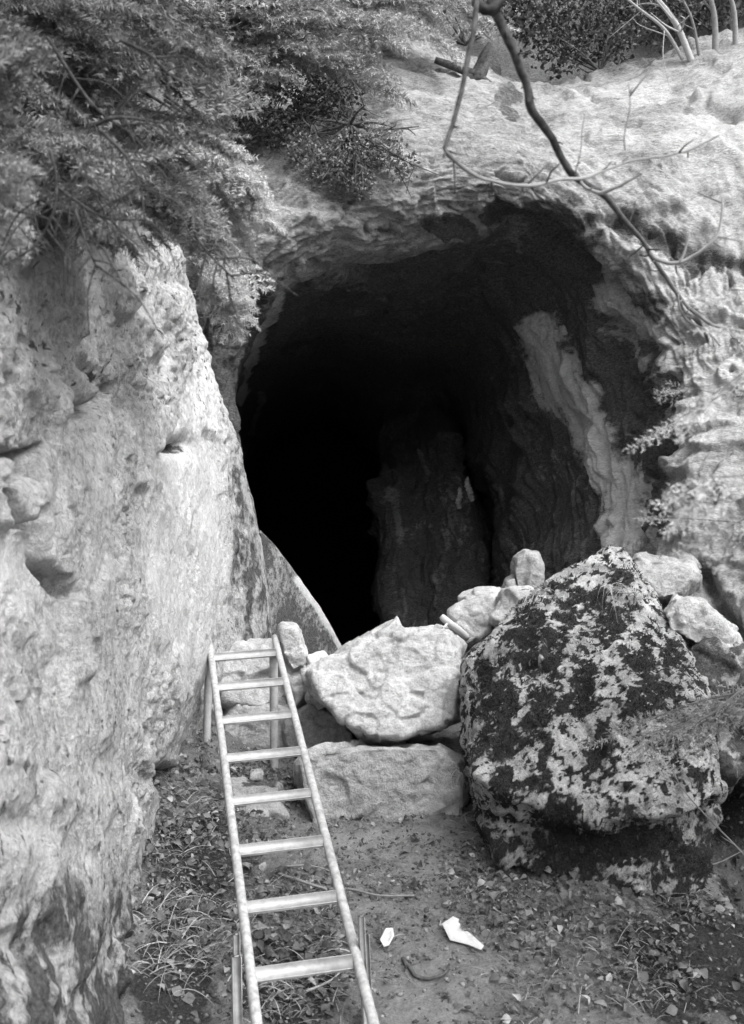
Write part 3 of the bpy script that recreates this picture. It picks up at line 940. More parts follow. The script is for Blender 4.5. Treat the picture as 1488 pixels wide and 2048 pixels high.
# moss cushions: short dense blades on the masked faces
fc = BP[BQ].mean(1)
fnrm = np.cross(BP[BQ[:, 2]] - BP[BQ[:, 0]], BP[BQ[:, 3]] - BP[BQ[:, 1]])
fnrm /= np.linalg.norm(fnrm, axis=1)[:, None] + 1e-12
if (fnrm * BN[BQ[:, 0]]).sum(1).mean() < 0:
    fnrm = -fnrm
mm = moss_shade_mask(fc, fnrm)
sel = np.where((mm > .55) & (fnrm[:, 1] < .3))[0]
pick = RS.choice(sel, 34000)
r1 = RS.rand(len(pick), 2)
q = BP[BQ[pick]]
p = (q[:, 0] * (1 - r1[:, :1]) + q[:, 1] * r1[:, :1]) * (1 - r1[:, 1:]) + (q[:, 3] * (1 - r1[:, :1]) + q[:, 2] * r1[:, :1]) * r1[:, 1:]
nn = fnrm[pick]
dirn = nn + RS.normal(size=nn.shape) * .55
dirn /= np.linalg.norm(dirn, axis=1)[:, None]
tv = np.cross(dirn, RS.normal(size=nn.shape))
tv /= np.linalg.norm(tv, axis=1)[:, None]
ln = (.008 + .018 * RS.rand(len(pick)) * np.clip(mm[pick], 0, 1.2))[:, None]
w = .0028
V = np.stack([p - tv * w - nn * .004, p + tv * w - nn * .004, p + dirn * ln], 1).reshape(-1, 3) - np.array(big_b.location)
moss = fast_mesh("moss", V, np.arange(len(V)).reshape(-1, 3), M_MOSS, big_b, smooth=False, attrs={"tone": np.repeat(np.clip(.25 + .6 * RS.rand(len(pick)) * RS.rand(len(pick)) + .25 * perlin(p * 9), 0, 1), 3)})

# ------------------------------------------------------------------ the ladder
LP0 = np.array([-0.45189277, 4.1, -1.7357236])
Lu = np.array([-0.19034036, 0.92925508, 0.31663157])
Lw = np.array([0.98171654, 0.17958127, 0.06311269])
LW, LS = .4044, .3852


def cam2w(v, point=True):
    y = v[1] * CP - v[2] * SP
    z = v[1] * SP + v[2] * CP
    return np.array([v[0], y, z + (EYE if point else 0)])


P0 = cam2w(LP0)
u = cam2w(Lu, False)
wv = cam2w(Lw, False)
wv = wv - u * (wv @ u)
wv /= np.linalg.norm(wv)
nv = np.cross(wv, u)
if nv[2] < 0:
    nv = -nv
base = P0 - u * .75
ladder = thing("ladder", "pale tube ladder with eight flat rungs leaning up to the cave sill on wooden posts", "ladder", tuple(base))


def rel(V):
    return V - np.array(ladder.location)


for s in (0, 1):
    m = MB()
    a = P0 + wv * LW * s - u * .75
    b = P0 + wv * LW * s + u * (LS * 7 + .25 - .02 * s)
    ts = np.linspace(0, 1, 30)
    pts = a + (b - a) * ts[:, None] + nv * (.006 * np.sin(ts * 5 + s))[:, None]
    rad = np.full(30, .0205)
    rad[0] = rad[-1] = .018
    m.tube(rel(pts), rad, 14, .55)
    m.build("rail", M_METAL, ladder)
for k in range(8):
    c = P0 + u * LS * k + wv * LW * .5 + nv * .004
    ang = math.radians(22 + RS.normal() * 3)
    ay = u * math.cos(ang) + nv * math.sin(ang)
    az = np.cross(wv, ay)
    m = MB()
    Vb, Fb = box_arrays(c, wv, ay, az, LW - .03, .052 + .008 * RS.rand(), .016, .003)
    m.add(rel(Vb), Fb, .55 + .15 * RS.rand())
    m.build("rung", M_WOOD, ladder, smooth=False)
# posts under the upper end
for (x0, y0, x1, y1, d, r) in ((419, 1302, 411, 1548, 6.72, .024), (547, 1300, 549, 1560, 6.74, .026)):
    a, b = at(x0, y0, d - .03), at(x1, y1, d)
    ts = np.linspace(0, 1, 12)
    m = MB()
    m.tube(rel(a + (b - a) * ts[:, None]), np.full(12, r), 12, .55)
    m.build("post", M_WOOD, ladder)
# squared stakes at the foot
for (x0, y0, x1, y1, d, wd, tone) in ((473, 1912, 476, 2130, 4.02, .036, .6), (473, 1868, 474, 2125, 4.10, .026, .35), (722, 1832, 735, 2125, 4.22, .024, .35), (731, 1868, 742, 2125, 4.26, .026, .25)):
    a, b = at(x0, y0, d), at(x1, y1, d)
    ax = (a - b) / np.linalg.norm(a - b)
    ay = np.array([1.0, .25, 0])
    ay -= ax * (ay @ ax)
    ay /= np.linalg.norm(ay)
    az = np.cross(ax, ay)
    m = MB()
    Vb, Fb = box_arrays((a + b) / 2, ax, ay, az, np.linalg.norm(a - b), wd, .03, .003)
    m.add(rel(Vb), Fb, tone)
    m.build("stake", M_WOOD, ladder, smooth=False)


# ------------------------------------------------------------------ leaf litter, gravel, grass on the ground
def leaf_template():
    """a curled leaf: 2 x 4 quads"""
    t = np.linspace(0, 1, 5)
    w = np.array([.04, .30, .36, .22, .02])
    L, R_, M_ = [], [], []
    for a, b in zip(t, w):
        z = .34 * math.sin(a * 2.6) 
        L.append((a - .5, -b, z + b * .75))
        M_.append((a - .5, 0, z))
        R_.append((a - .5, b, z + b * .75))
    V = np.array(L + M_ + R_)
    Fq = []
    for i in range(4):
        Fq += [(i, i + 1, 5 + i + 1, 5 + i), (5 + i, 5 + i + 1, 10 + i + 1, 10 + i)]
    return V, np.array(Fq)


def rand_rot(n, tilt, bias=(0, 0, 0)):
    """random yaw, a tilt of the flat normal"""
    yaw = RS.rand(n) * 2 * math.pi
    nz_ = np.stack([RS.normal(size=n) * tilt, RS.normal(size=n) * tilt, np.ones(n)], 1) + np.array(bias)
    nz_ /= np.linalg.norm(nz_, axis=1)[:, None]
    x = np.stack([np.cos(yaw), np.sin(yaw), np.zeros(n)], 1)
    x -= nz_ * (x * nz_).sum(1)[:, None]
    x /= np.linalg.norm(x, axis=1)[:, None]
    y = np.cross(nz_, x)
    return np.stack([x, y, nz_], 2)


def scatter(TV, TF, pos, R, size, tone):
    n = len(pos)
    V = np.einsum('nij,nvj->nvi', R, TV[None] * (size[:, None, None] if np.ndim(size) == 1 else size[:, None, :])) + pos[:, None, :]
    Fq = TF[None] + (np.arange(n) * len(TV))[:, None, None]
    return V.reshape(-1, 3), Fq.reshape(-1, TF.shape[1]), np.repeat(tone, len(TV))


def ground_points(n, dens):
    x = RS.uniform(-1.35, 2.6, n * 4)
    y = RS.uniform(3.4, 7.0, n * 4)
    z = H(x, y)
    P = np.stack([x, y, z], 1)
    a, b = proj(P)
    k = (a > 180) & (a < 1560) & (b < 2120) & (RS.rand(len(a)) < dens(a, b, P))
    return P[k][:n]


def litter_density(a, b, P):
    n_ = fbm(P * 2.2, 3)
    d = .06 + 1.2 * n_
    d += .55 * sstep(.2, .9, blobs(a, b, [(400, 1750, 130, 250), (560, 1950, 160, 120), (1180, 1850, 200, 80), (960, 1790, 110, 50), (1250, 1960, 160, 70), (480, 1590, 130, 60), (580, 1800, 120, 60)]))
    d -= .55 * sstep(.2, .9, blobs(a, b, [(760, 1700, 170, 45), (850, 1960, 160, 110), (900, 1640, 60, 60)]))
    return np.clip(d, .02, 1)


LT, LF = leaf_template()
P = ground_points(9000, litter_density)
n = len(P)
size = .012 + .044 * RS.rand(n) ** 2.2
P[:, 2] += .004 + .012 * RS.rand(n)
tone = np.clip(np.where(RS.rand(n) < .62, .02 + .22 * RS.rand(n), np.where(RS.rand(n) < .8, .2 + .3 * RS.rand(n), .5 + .45 * RS.rand(n))), 0, 1)
V, Fq, T = scatter(LT, LF, P, rand_rot(n, .8, (0, -.7, 0)), np.stack([size, size * (.45 + .9 * RS.rand(n)), size * (.2 + .9 * RS.rand(n))], 1), tone)
# bits of straw and needle lying among the leaves
Ps = ground_points(6000, litter_density)
ns = len(Ps)
Ps[:, 2] += .006 + .014 * RS.rand(ns)
strip = np.array([(-.5, -.5, 0), (-.5, .5, 0), (0, .5, .06), (0, -.5, .06), (.5, .3, 0), (.5, -.3, 0)])
V2, F2, T2 = scatter(strip, np.array([(0, 3, 2, 1), (3, 5, 4, 2)]), Ps, rand_rot(ns, .25), np.stack([.03 + .11 * RS.rand(ns) ** 2, .002 + .002 * RS.rand(ns), .1 + 0 * Ps[:, 0]], 1), np.clip(.1 + .8 * RS.rand(ns) ** 2, 0, 1))
Fq = np.concatenate([Fq, F2 + len(V)])
V = np.concatenate([V, V2])
T = np.concatenate([T, T2])
o = fast_mesh("leaf_litter", V, Fq, M_LEAF, attrs={"tone": T})
stuff(o, "dead leaves scattered over the soil slope", "leaf litter")

ico = np.array([(0, 0, 1), (.894, 0, .447), (.276, .851, .447), (-.724, .526, .447), (-.724, -.526, .447), (.276, -.851, .447), (.724, .526, -.447), (-.276, .851, -.447), (-.894, 0, -.447), (-.276, -.851, -.447), (.724, -.526, -.447), (0, 0, -1)])
icf = np.array([(0, 1, 2), (0, 2, 3), (0, 3, 4), (0, 4, 5), (0, 5, 1), (1, 6, 2), (2, 7, 3), (3, 8, 4), (4, 9, 5), (5, 10, 1), (6, 7, 2), (7, 8, 3), (8, 9, 4), (9, 10, 5), (10, 6, 1), (11, 7, 6), (11, 8, 7), (11, 9, 8), (11, 10, 9), (11, 6, 10)])
P = ground_points(9000, lambda a, b, P: np.clip(.45 + .9 * fbm(P * 3 + 5, 3) + .6 * sstep(.2, .9, blobs(a, b, [(960, 1740, 130, 70), (820, 1770, 90, 40), (640, 1560, 60, 60)])), .05, 1))
n = len(P)
size = .003 + .013 * RS.rand(n) ** 4
V, Fq, T = scatter(ico, icf, P, rand_rot(n, .6), np.stack([size * (.8 + .7 * RS.rand(n)), size, size * (.5 + .4 * RS.rand(n))], 1), np.clip(.08 + .6 * RS.rand(n) ** 2.2, 0, 1))
V += .0025 * RS.normal(size=V.shape)
o = fast_mesh("gravel", V, Fq, M_LEAF, smooth=False, attrs={"tone": T})
stuff(o, "small stones and crumbs of soil on the slope", "gravel")


def blade(m, p, d, L, w, droop, tone):
    d = np.asarray(d, float)
    d /= np.linalg.norm(d)
    side_ = np.cross(d, np.array([RS.normal(), RS.normal(), .3]))
    side_ /= np.linalg.norm(side_) + 1e-9
    V = []
    for t in np.linspace(0, 1, 6):
        c = p + d * L * t + np.array([0, 0, -droop * L]) * t * t
        ww = w * (1 - t * .9) * .5
        V += [c - side_ * ww, c + side_ * ww]
    V = np.array(V)
    Fq = np.array([(2 * i, 2 * i + 1, 2 * i + 3, 2 * i + 2) for i in range(5)])
    m.add(V, Fq, tone)


m = MB()
for (x, y, n_, L) in ((330, 1850, 60, .22), (345, 1930, 60, .26), (330, 1700, 40, .2), (390, 1800, 50, .18), (420, 1900, 40, .2), (360, 1600, 30, .18), (650, 1900, 24, .2), (1100, 1980, 24, .2), (1250, 1930, 20, .2), (560, 2010, 26, .2), (620, 1980, 22, .18), (470, 1840, 18, .16), (610, 1880, 16, .16), (1010, 1960, 18, .16), (1150, 1900, 18, .18),
                      (900, 1590, 26, .16), (930, 1640, 20, .14), (380, 1660, 30, .16), (1300, 1990, 14, .2), (760, 1960, 14, .15), (520, 1770, 14, .15)):
    c = ground_px(x, y)
    for q_ in range(int(n_ * 1.7)):
        a_ = RS.rand() * 6.28
        pp = c + np.array([RS.normal() * .09, RS.normal() * .09, 0])
        pp[2] = H1(pp[0], pp[1]) - .005
        blade(m, pp, (math.cos(a_) * .8, math.sin(a_) * .8, .3 + .8 * RS.rand()), L * (.5 + .9 * RS.rand()), .0048, .5, .2 + .7 * RS.rand())
stuff(m.build("grass", M_GRASS), "thin dry grass and straw on the slope", "grass")

# two crumpled scraps of paper on the slope
def paper(outline_px, label, lift=.035):
    c0 = np.mean(outline_px, 0)
    c = ground_px(*c0)
    nrm = np.array([0, -.45, 1.0])
    cam_p = np.array([0, 0, EYE])
    pts = []
    for q in outline_px:
        ray = at(q[0], q[1], 1.0) - cam_p
        pts.append(cam_p + ray * ((c + np.array([0, 0, lift]) - cam_p) @ nrm) / (ray @ nrm))
    pts = np.array(pts)
    c = pts.mean(0)
    ring_n = 6
    V = [c]
    n_ = len(pts)
    for k in range(1, ring_n + 1):
        for q in pts:
            v = c + (q - c) * k / ring_n
            V.append(v)
    V = np.array(V)
    V[:, 2] += .024 * fbm(V * 30, 2, ridge=True) + .03 * fbm(V * 9 + 2, 2)
    Fq = []
    for j in range(n_):
        Fq.append((0, 1 + j, 1 + (j + 1) % n_, 1 + (j + 1) % n_))
    for k in range(ring_n - 1):
        for j in range(n_):
            a_, b_ = 1 + k * n_ + j, 1 + k * n_ + (j + 1) % n_
            Fq.append((a_, a_ + n_, b_ + n_, b_))
    m = MB()
    m.add(V, np.array(Fq), .7)
    # the underside, a hair below
    m.add(V - np.array([0, 0, .0015]), np.array(Fq)[:, [0, 3, 2, 1]] if False else np.array(Fq), .5)
    o = m.build("paper_scrap", M_PAPER, smooth=False)
    tag(o, label, "paper", "scraps of paper on the slope")
    base_at(o, V.mean(0))


paper([(884, 1856), (906, 1843), (918, 1850), (918, 1864), (936, 1868), (968, 1894), (962, 1902), (936, 1888), (900, 1882)], "large torn white paper scrap on the soil right of the ladder")
paper([(760, 1888), (772, 1860), (786, 1858), (788, 1872), (778, 1896), (768, 1896)], "small white paper scrap on the soil beside the ladder foot")


def stick(px_pts, label, r, tone, lift=.012, name="stick"):
    pts = np.array([ground_px(*q) for q in px_pts])
    pts[:, 2] += lift
    P = spline(pts, 6)
    P += .004 * np.stack([fbm(P * 20, 2), fbm(P * 20 + 5, 2), fbm(P * 20 + 9, 2)], 1)
    m = MB()
    m.tube(P, np.linspace(r, r * .5, len(P)), 7, tone)
    o = m.build(name, M_TWIG)
    tag(o, label, "stick", "sticks on the slope")
    base_at(o, P.mean(0))


stick([(548, 1752), (590, 1768), (650, 1782), (700, 1785), (760, 1800), (830, 1798)], "long crooked stick lying under the seventh rung and on past the right rail", .009, .35)
stick([(570, 1738), (620, 1742), (665, 1752)], "short thin stick crossing behind the right rail above the seventh rung", .006, .4)
stick([(805, 1925), (822, 1945), (832, 1962), (860, 1968), (890, 1955), (898, 1940)], "curved dark root lying on the soil below the large paper scrap", .010, .12)
stick([(612, 2004), (650, 1985), (680, 1970)], "straight pale stick beneath the lowest rung", .006, .6, .03)
stick([(1285, 1738), (1340, 1742), (1420, 1740), (1488, 1715)], "thin pale twig on the soil at the right foot of the mossy boulder", .005, .6, .02)

# a broken branch stub on the ridge between the blocks
pts = np.array([at(882, 1232, 6.75), at(898, 1246, 6.75), at(914, 1258, 6.8), at(932, 1275, 6.9)])
m = MB()
m.tube(spline(pts, 5), np.interp(np.linspace(0, 1, 16), [0, .1, 1], [.016, .022, .026]), 9, .75)
m.tube(np.array([at(895, 1246, 6.74), at(889, 1254, 6.70), at(885, 1256, 6.68)]), np.array([.009, .008, .006]), 6, .75)
o = m.build("branch_stub", M_TWIG)
tag(o, "pale broken branch stub sticking out between the sill block and the mossy boulder", "branch")
base_at(o, pts[-1])

def air_twig(px_pts, label, r, tone, spurs=5):
    pts = spline(np.array([at(*q) for q in px_pts]), 6)
    m = MB()
    m.tube(pts, np.linspace(r, r * .4, len(pts)), 6, tone)
    for q_ in range(spurs):
        i = RS.randint(3, len(pts) - 2)
        tg = pts[i + 1] - pts[i - 1]
        tg /= np.linalg.norm(tg)
        e = pts[i] + (tg + RS.normal(size=3) * .5) * RS.uniform(.04, .14)
        m.tube(np.array([pts[i], (pts[i] + e) / 2 + RS.normal(size=3) * .006, e]), np.array([r * .5, r * .4, r * .2]), 5, tone)
    o = m.build("bare_twig", M_TWIG)
    tag(o, label, "twig", "thin twigs at the right edge")
    base_at(o, pts[0])


air_twig([(1560, 1790, 4.4), (1470, 1690, 4.5), (1420, 1640, 4.6), (1360, 1570, 4.75), (1330, 1500, 4.9)], "thin grey twig rising across the right flank of the mossy boulder", .004, .4)
air_twig([(1580, 1330, 3.9), (1488, 1378, 4.0), (1440, 1415, 4.1), (1400, 1440, 4.2), (1340, 1455, 4.3)], "pale bent twig above the low spruce spray at the right edge", .006, .75)

# two knobbly flowstone fingers in the dark of the cave
for (px_, lab, dd) in (([(918, 975), (920, 990), (916, 1005), (919, 1018)], "pale lumpy flowstone finger in the dark cave, the lower of the two", 11.9),
                       ([(935, 955), (934, 968), (940, 985), (945, 1003)], "pale lumpy flowstone finger in the dark cave, the taller of the two", 11.9)):
    pts = spline(np.array([at(a, b, dd) for a, b in px_]), 8)
    n_ = len(pts)
    rr = (.020 + .018 * np.abs(np.sin(np.arange(n_) * .9 + dd))) * np.interp(np.arange(n_), [0, n_ * .4, n_ - 1], [.45, 1, .8])
    rr[0] = rr[-1] = .008
    Vt, Ft = tube_arrays(pts, rr, 14)
    Vt = Vt + .012 * fbm(Vt * 12, 2)[:, None]
    m = MB()
    m.add(Vt, Ft, .6)
    o = m.build("flowstone_finger", M_GREY)
    tag(o, lab, "flowstone", "flowstone fingers in the cave")
    base_at(o, pts[-1])


# ------------------------------------------------------------------ grass tufts on the boulder
def tuft(px, py, d, n_, L, label, spread=.6, down=.9, tone=(.5, .9)):
    c = at(px, py, d)
    m = MB()
    for k in range(n_):
        a_ = RS.uniform(-1.2, 1.2)
        blade(m, RS.normal(size=3) * np.array([.03, .015, .012]), (math.sin(a_) * spread, -.6, .35 * RS.rand()), L * (.5 + .7 * RS.rand()), .006, down, RS.uniform(*tone))
    o = m.build("grass_tuft", M_GRASS)
    o.location = c
    tag(o, label, "grass tuft", "grass tufts on the rocks")
    return o


tuft(1070, 1182, 6.42, 40, .17, "dry grass tuft hanging from the left crest of the mossy boulder")
tuft(1232, 1178, 6.3, 36, .2, "dry grass tuft hanging near the peak of the mossy boulder")
tuft(1075, 1355, 5.75, 6, .13, "few bent straw blades in the middle of the mossy boulder face")
tuft(912, 1545, 5.95, 30, .14, "grass tuft in the crack left of the mossy boulder", tone=(.2, .6))


# ------------------------------------------------------------------ conifers
def needle_spray(n_side=7, shoot=.34, per=34, seed=1, fan=48, nl=.085):
    """flat spray, 1 unit long: axis and side shoots, each a brush of needles; triangles"""
    r = np.random.RandomState(seed)
    V, T = [], []

    def brush(a, b, cnt):
        d = b - a
        L = np.linalg.norm(d)
        d = d / L
        s1 = np.cross(d, [0, 0, 1.0])
        s1 /= np.linalg.norm(s1) + 1e-9
        s2 = np.cross(d, s1)
        for k in range(cnt):
            t = (k + r.rand()) / cnt
            ang = r.rand() * 2 * math.pi
            rad = s1 * math.cos(ang) + s2 * math.sin(ang) * .75
            p = a + d * L * t
            dr = d * (.55 + .3 * r.rand()) + rad
            dr /= np.linalg.norm(dr)
            sd_ = np.cross(dr, r.normal(size=3))
            sd_ /= np.linalg.norm(sd_)
            ll = nl * (.75 + .4 * r.rand()) * (1 - .35 * t)
            w_ = .0085
            V.extend([p - sd_ * w_, p + sd_ * w_, p + dr * ll])
            T.extend([.35 + .3 * t + .15 * r.rand()] * 3)

    ax = np.array([0, 0, 0.0])
    tip = np.array([1.0, 0, 0])
    brush(ax, tip, int(per * 2.2))
    for k in range(n_side):
        for s in (-1, 1):
            t = .06 + .86 * (k + .25 * (s + 1)) / n_side
            L = shoot * (1 - .62 * t) * (.8 + .4 * r.rand())
            a = math.radians(fan + r.normal() * 6) * s
            p0 = np.array([t, 0, 0])
            p1 = p0 + L * np.array([math.cos(a), math.sin(a), -.08 + .12 * r.normal()])
            brush(p0, p1, per)
    # thin axis
    for k in range(3):
        a0 = k * 2.094
        a1 = (k + 1) * 2.094
        c0 = np.array([0, math.cos(a0), math.sin(a0)]) * .008
        c1 = np.array([0, math.cos(a1), math.sin(a1)]) * .008
        V.extend([c0, c1, np.array([1.0, 0, 0])])
        T.extend([.1] * 3)
    return np.array(V), np.array(T)


SPRAYS = [needle_spray(7, .42, 30, 1), needle_spray(6, .50, 32, 2), needle_spray(8, .36, 30, 3)]
SPRAYS_BIG = [needle_spray(7, .46, 46, 4, 46, .10), needle_spray(6, .52, 46, 5, 44, .10)]
SPRAYS_LOW = [needle_spray(5, .45, 10, 6, 48, .11), needle_spray(5, .5, 10, 7, 46, .11)]


def foliage_mesh(name, sprays, mat, parent, origin):
    """sprays: (pos, dir, up, length, tone, kind list)"""
    VV, TT = [], []
    for (p, d, up, L, tone, kinds) in sprays:
        TV, TTn = kinds[RS.randint(len(kinds))]
        d = d / (np.linalg.norm(d) + 1e-9)
        z = up - d * (up @ d)
        z /= np.linalg.norm(z) + 1e-9
        y = np.cross(z, d)
        R = np.stack([d, y, z], 1)
        VV.append((TV @ R.T) * L + p - origin)
        TT.append(TTn + tone)
    V = np.concatenate(VV)
    return fast_mesh(name, V, np.arange(len(V)).reshape(-1, 3), mat, parent, smooth=False, attrs={"tone": np.clip(np.concatenate(TT), 0, 1)})


def bough(tree, a, b, droop, n_spray, L, mat, tone=0.0, rad=.014, kinds=SPRAYS, spread=.9, tip_only=.25, bark_tone=.3):
    """one bough of a conifer: wood and, hung from it, its needles"""
    org = np.array(tree.location)
    ts = np.linspace(0, 1, 14)
    P = a + (b - a) * ts[:, None]
    ln = np.linalg.norm(b - a)
    P[:, 2] += droop * ln * (ts * (1 - ts) * 1.3 - 0 * ts)
    P += .03 * ln * np.stack([fbm(P * 2 + k * 7, 2) for k in range(3)], 1) * (ts * (1.0 - ts) * 4)[:, None]
    m = MB()
    m.tube(P - org, np.linspace(rad, rad * .3, 14), 6, bark_tone)
    br = m.build("bough", M_BARK, tree)
    main = (b - a) / ln
    sidev = np.cross(main, np.array([0, 0, 1.0]))
    sidev /= np.linalg.norm(sidev) + 1e-9
    sp = []
    for k in range(n_spray):
        t = tip_only + (1 - tip_only) * (k + RS.rand()) / n_spray
        i = min(int(t * 13), 12)
        p = P[i] + (P[i + 1] - P[i]) * (t * 13 - i)
        s = 1 if k % 2 else -1
        ang = math.radians(RS.uniform(15, 75)) * spread * (1.05 - t)
        d = main * math.cos(ang) + s * sidev * math.sin(ang) + np.array([0, 0, -.25 + .22 * RS.normal()])
        up = np.array([0, -.35, 1.0]) + RS.normal(size=3) * .35
        sp.append((p, d, up, L * (.65 + .6 * RS.rand()), tone + .12 * RS.normal(), kinds))
    sp.append((P[-2], main + np.array([0, 0, -.1]), np.array([0, -.3, 1.0]), L, tone + .1, kinds))
    foliage_mesh("needles", sp, mat, br, org)
    return br


def trunk(tree, P, R, tone=.4):
    org = np.array(tree.location)
    Ps = spline(np.array(P), 8)
    m = MB()
    m.tube(Ps - org, np.linspace(R, R * .5, len(Ps)), 12, tone)
    return m.build("trunk", M_BARK, tree)


def inpoly(x, y, poly):
    c = False
    j = len(poly) - 1
    for i in range(len(poly)):
        if (poly[i][1] > y) != (poly[j][1] > y) and x < (poly[j][0] - poly[i][0]) * (y - poly[i][1]) / (poly[j][1] - poly[i][1]) + poly[i][0]:
            c = not c
        j = i
    return c


# the fir on the rock wall, its boughs hanging into the picture from the left
root = at(-190, 330, 3.7)
fir = thing("fir_tree", "large fir with drooping boughs on the pale rock wall above the ladder", "tree", tuple(root))
trunk(fir, [root, root + [.05, .1, .8], root + [.08, .25, 1.7], root + [.1, .4, 2.6]], .09)
tops = root + np.array([.06, .2, 0])
POLY = [(-80, -40), (380, -40), (470, 100), (410, 240), (450, 340), (430, 400), (350, 410), (260, 420), (120, 440), (-60, 470)]
made = 0
while made < 44:
    x, y = RS.uniform(-80, 560), RS.uniform(-40, 470)
    if not inpoly(x, y, POLY):
        continue
    if made < 9:                      # the lower fringe against the pale wall
        y = np.interp(x, [-80, 0, 130, 260, 400, 520], [440, 440, 430, 410, 430, 400]) - 70 * RS.rand()
    d = 2.75 + 1.5 * RS.rand() + .0022 * x
    b = at(x, y, d)
    a = tops.copy()
    a[2] = b[2] + .25 + .5 * RS.rand()
    a += RS.normal(size=3) * .03
    bough(fir, a, b, .22, 11, .32, M_NEEDLE, .02 + .26 * (RS.rand() - .4) + .0013 * (y - 230) - .22, .009, SPRAYS if RS.rand() < .5 else SPRAYS_BIG)  # tone darkens upward, the crown's deep shade painted in
    made += 1
# the two clear spray groups that hang over the cave mouth
for (x, y, d, x0, y0, tn) in ((470, 325, 4.5, 330, 190, .6), (480, 375, 4.5, 350, 250, .65), (450, 405, 4.6, 380, 280, .6), (430, 290, 4.4, 330, 200, .5), (460, 570, 4.9, 395, 470, .75), (445, 580, 4.95, 410, 490, .65), (450, 540, 4.9, 400, 480, .7),
                              (480, 360, 4.5, 300, 220, .5), (440, 300, 4.4, 280, 180, .45)):
    bough(fir, at(x0, y0, d + .1), at(x, y, d), .1, 6, .26, M_PALENEEDLE, tn, .008, SPRAYS_BIG, .6)  # paler needles, brightness painted in against the big fir's shade
# its dead twigs
for pl_ in ([(95, 75), (170, 190), (220, 240), (270, 270)], [(100, 300), (112, 350), (108, 420), (70, 490), (10, 530)], [(110, 370), (150, 400), (210, 435), (290, 440)], [(190, 250), (230, 235), (290, 240), (340, 250)],
            [(200, 260), (250, 310), (280, 370), (290, 450)], [(0, 420), (50, 425), (105, 440)], [(240, 80), (300, 110), (340, 150), (400, 180)], [(165, 300), (172, 350), (170, 410)], [(390, 470), (420, 510), (470, 560)],
            [(150, 420), (170, 480), (195, 540)]):
    dd = 2.45 + .2 * RS.rand()
    pts = spline(np.array([at(x, y, dd) for x, y in pl_]), 6)
    m = MB()
    m.tube(pts - np.array(fir.location), np.linspace(.0048, .002, len(pts)), 6, .03)
    for q_ in range(9):
        i = RS.randint(2, len(pts) - 1)
        tg = pts[i + 1] - pts[i - 1]
        tg /= np.linalg.norm(tg)
        sd_ = np.cross(tg, np.array([0, 1.0, 0])) * RS.choice([-1, 1]) + RS.normal(size=3) * .25
        L_ = .05 + .13 * RS.rand()
        e = pts[i] + (tg * .8 + sd_ * .6) * L_
        md_ = pts[i] + (tg * .35 + sd_ * .4) * L_
        m.tube(spline(np.array([pts[i], md_, e + np.array([0, 0, -.02])]), 4) - np.array(fir.location), np.linspace(.0026, .001, 9), 5, .03)
    m.build("dead_twig", M_TWIG, fir)

# conifers on the ledge above the arch
for (rx, ry, rd, poly, cnt, lab, mat, tn) in (
        (215, 150, 8.7, [(380, -60), (640, -60), (740, 60), (700, 150), (560, 180), (430, 200)], 16, "grey green fir leaning out over the cave arch behind the large fir", M_NEEDLE, .12),
        (690, -30, 10.4, [(600, -60), (900, -60), (950, 20), (880, 60), (720, 120), (640, 100)], 14, "feathery small fir at the top edge of the cliff above the arch", M_PALENEEDLE, -.05)):
    root = at(rx, ry, rd)
    t_ = thing("fir_tree", lab, "tree", tuple(root))
    trunk(t_, [root, root + [.1, 0, .6], root + [.15, -.1, 1.4], root + [.2, -.1, 2.4]], .07)
    k = 0
    while k < cnt:
        x, y = RS.uniform(350, 980), RS.uniform(-60, 220)
        if not inpoly(x, y, poly):
            continue
        b = at(x, y, rd - .9 + .8 * RS.rand())
        a = root + np.array([.12, 0, 0])
        a[2] = max(b[2] + .25, root[2] + .2)
        bough(t_, a, b, .2, 9, .62, mat, tn + .08 * RS.normal(), .02, SPRAYS, 1.0, .15)
        k += 1

# the pale spruce reaching in from the right
root = at(1780, 1500, 4.0)
root[2] = H1(root[0], root[1])
spr = thing("spruce_tree", "pale blurred spruce reaching in beside the right cave jamb", "tree", tuple(root))
tp = root + np.array([.1, 0, 4.2])
trunk(spr, [root, root + [.03, .02, 1.4], root + [.06, .04, 2.8], tp], .09)
for (x, y, d, n_, L) in ((1335, 850, 2.9, 6, .15), (1410, 955, 2.4, 6, .2), (1425, 790, 2.7, 4, .18), (1465, 660, 3.0, 4, .18), (1330, 1035, 3.1, 4, .14), (1420, 1075, 2.5, 3, .16),
                         (1450, 580, 3.0, 5, .18), (1360, 770, 3.2, 3, .12)):
    b = at(x, y, d)
    a = at(1700, y - 260 + 330 * RS.rand(), d + .25)
    bough(spr, a, b, -.25 + .3 * RS.rand(), n_, L, M_PALENEEDLE, .22 + .12 * RS.normal(), .0032, SPRAYS_LOW, .8, .4)
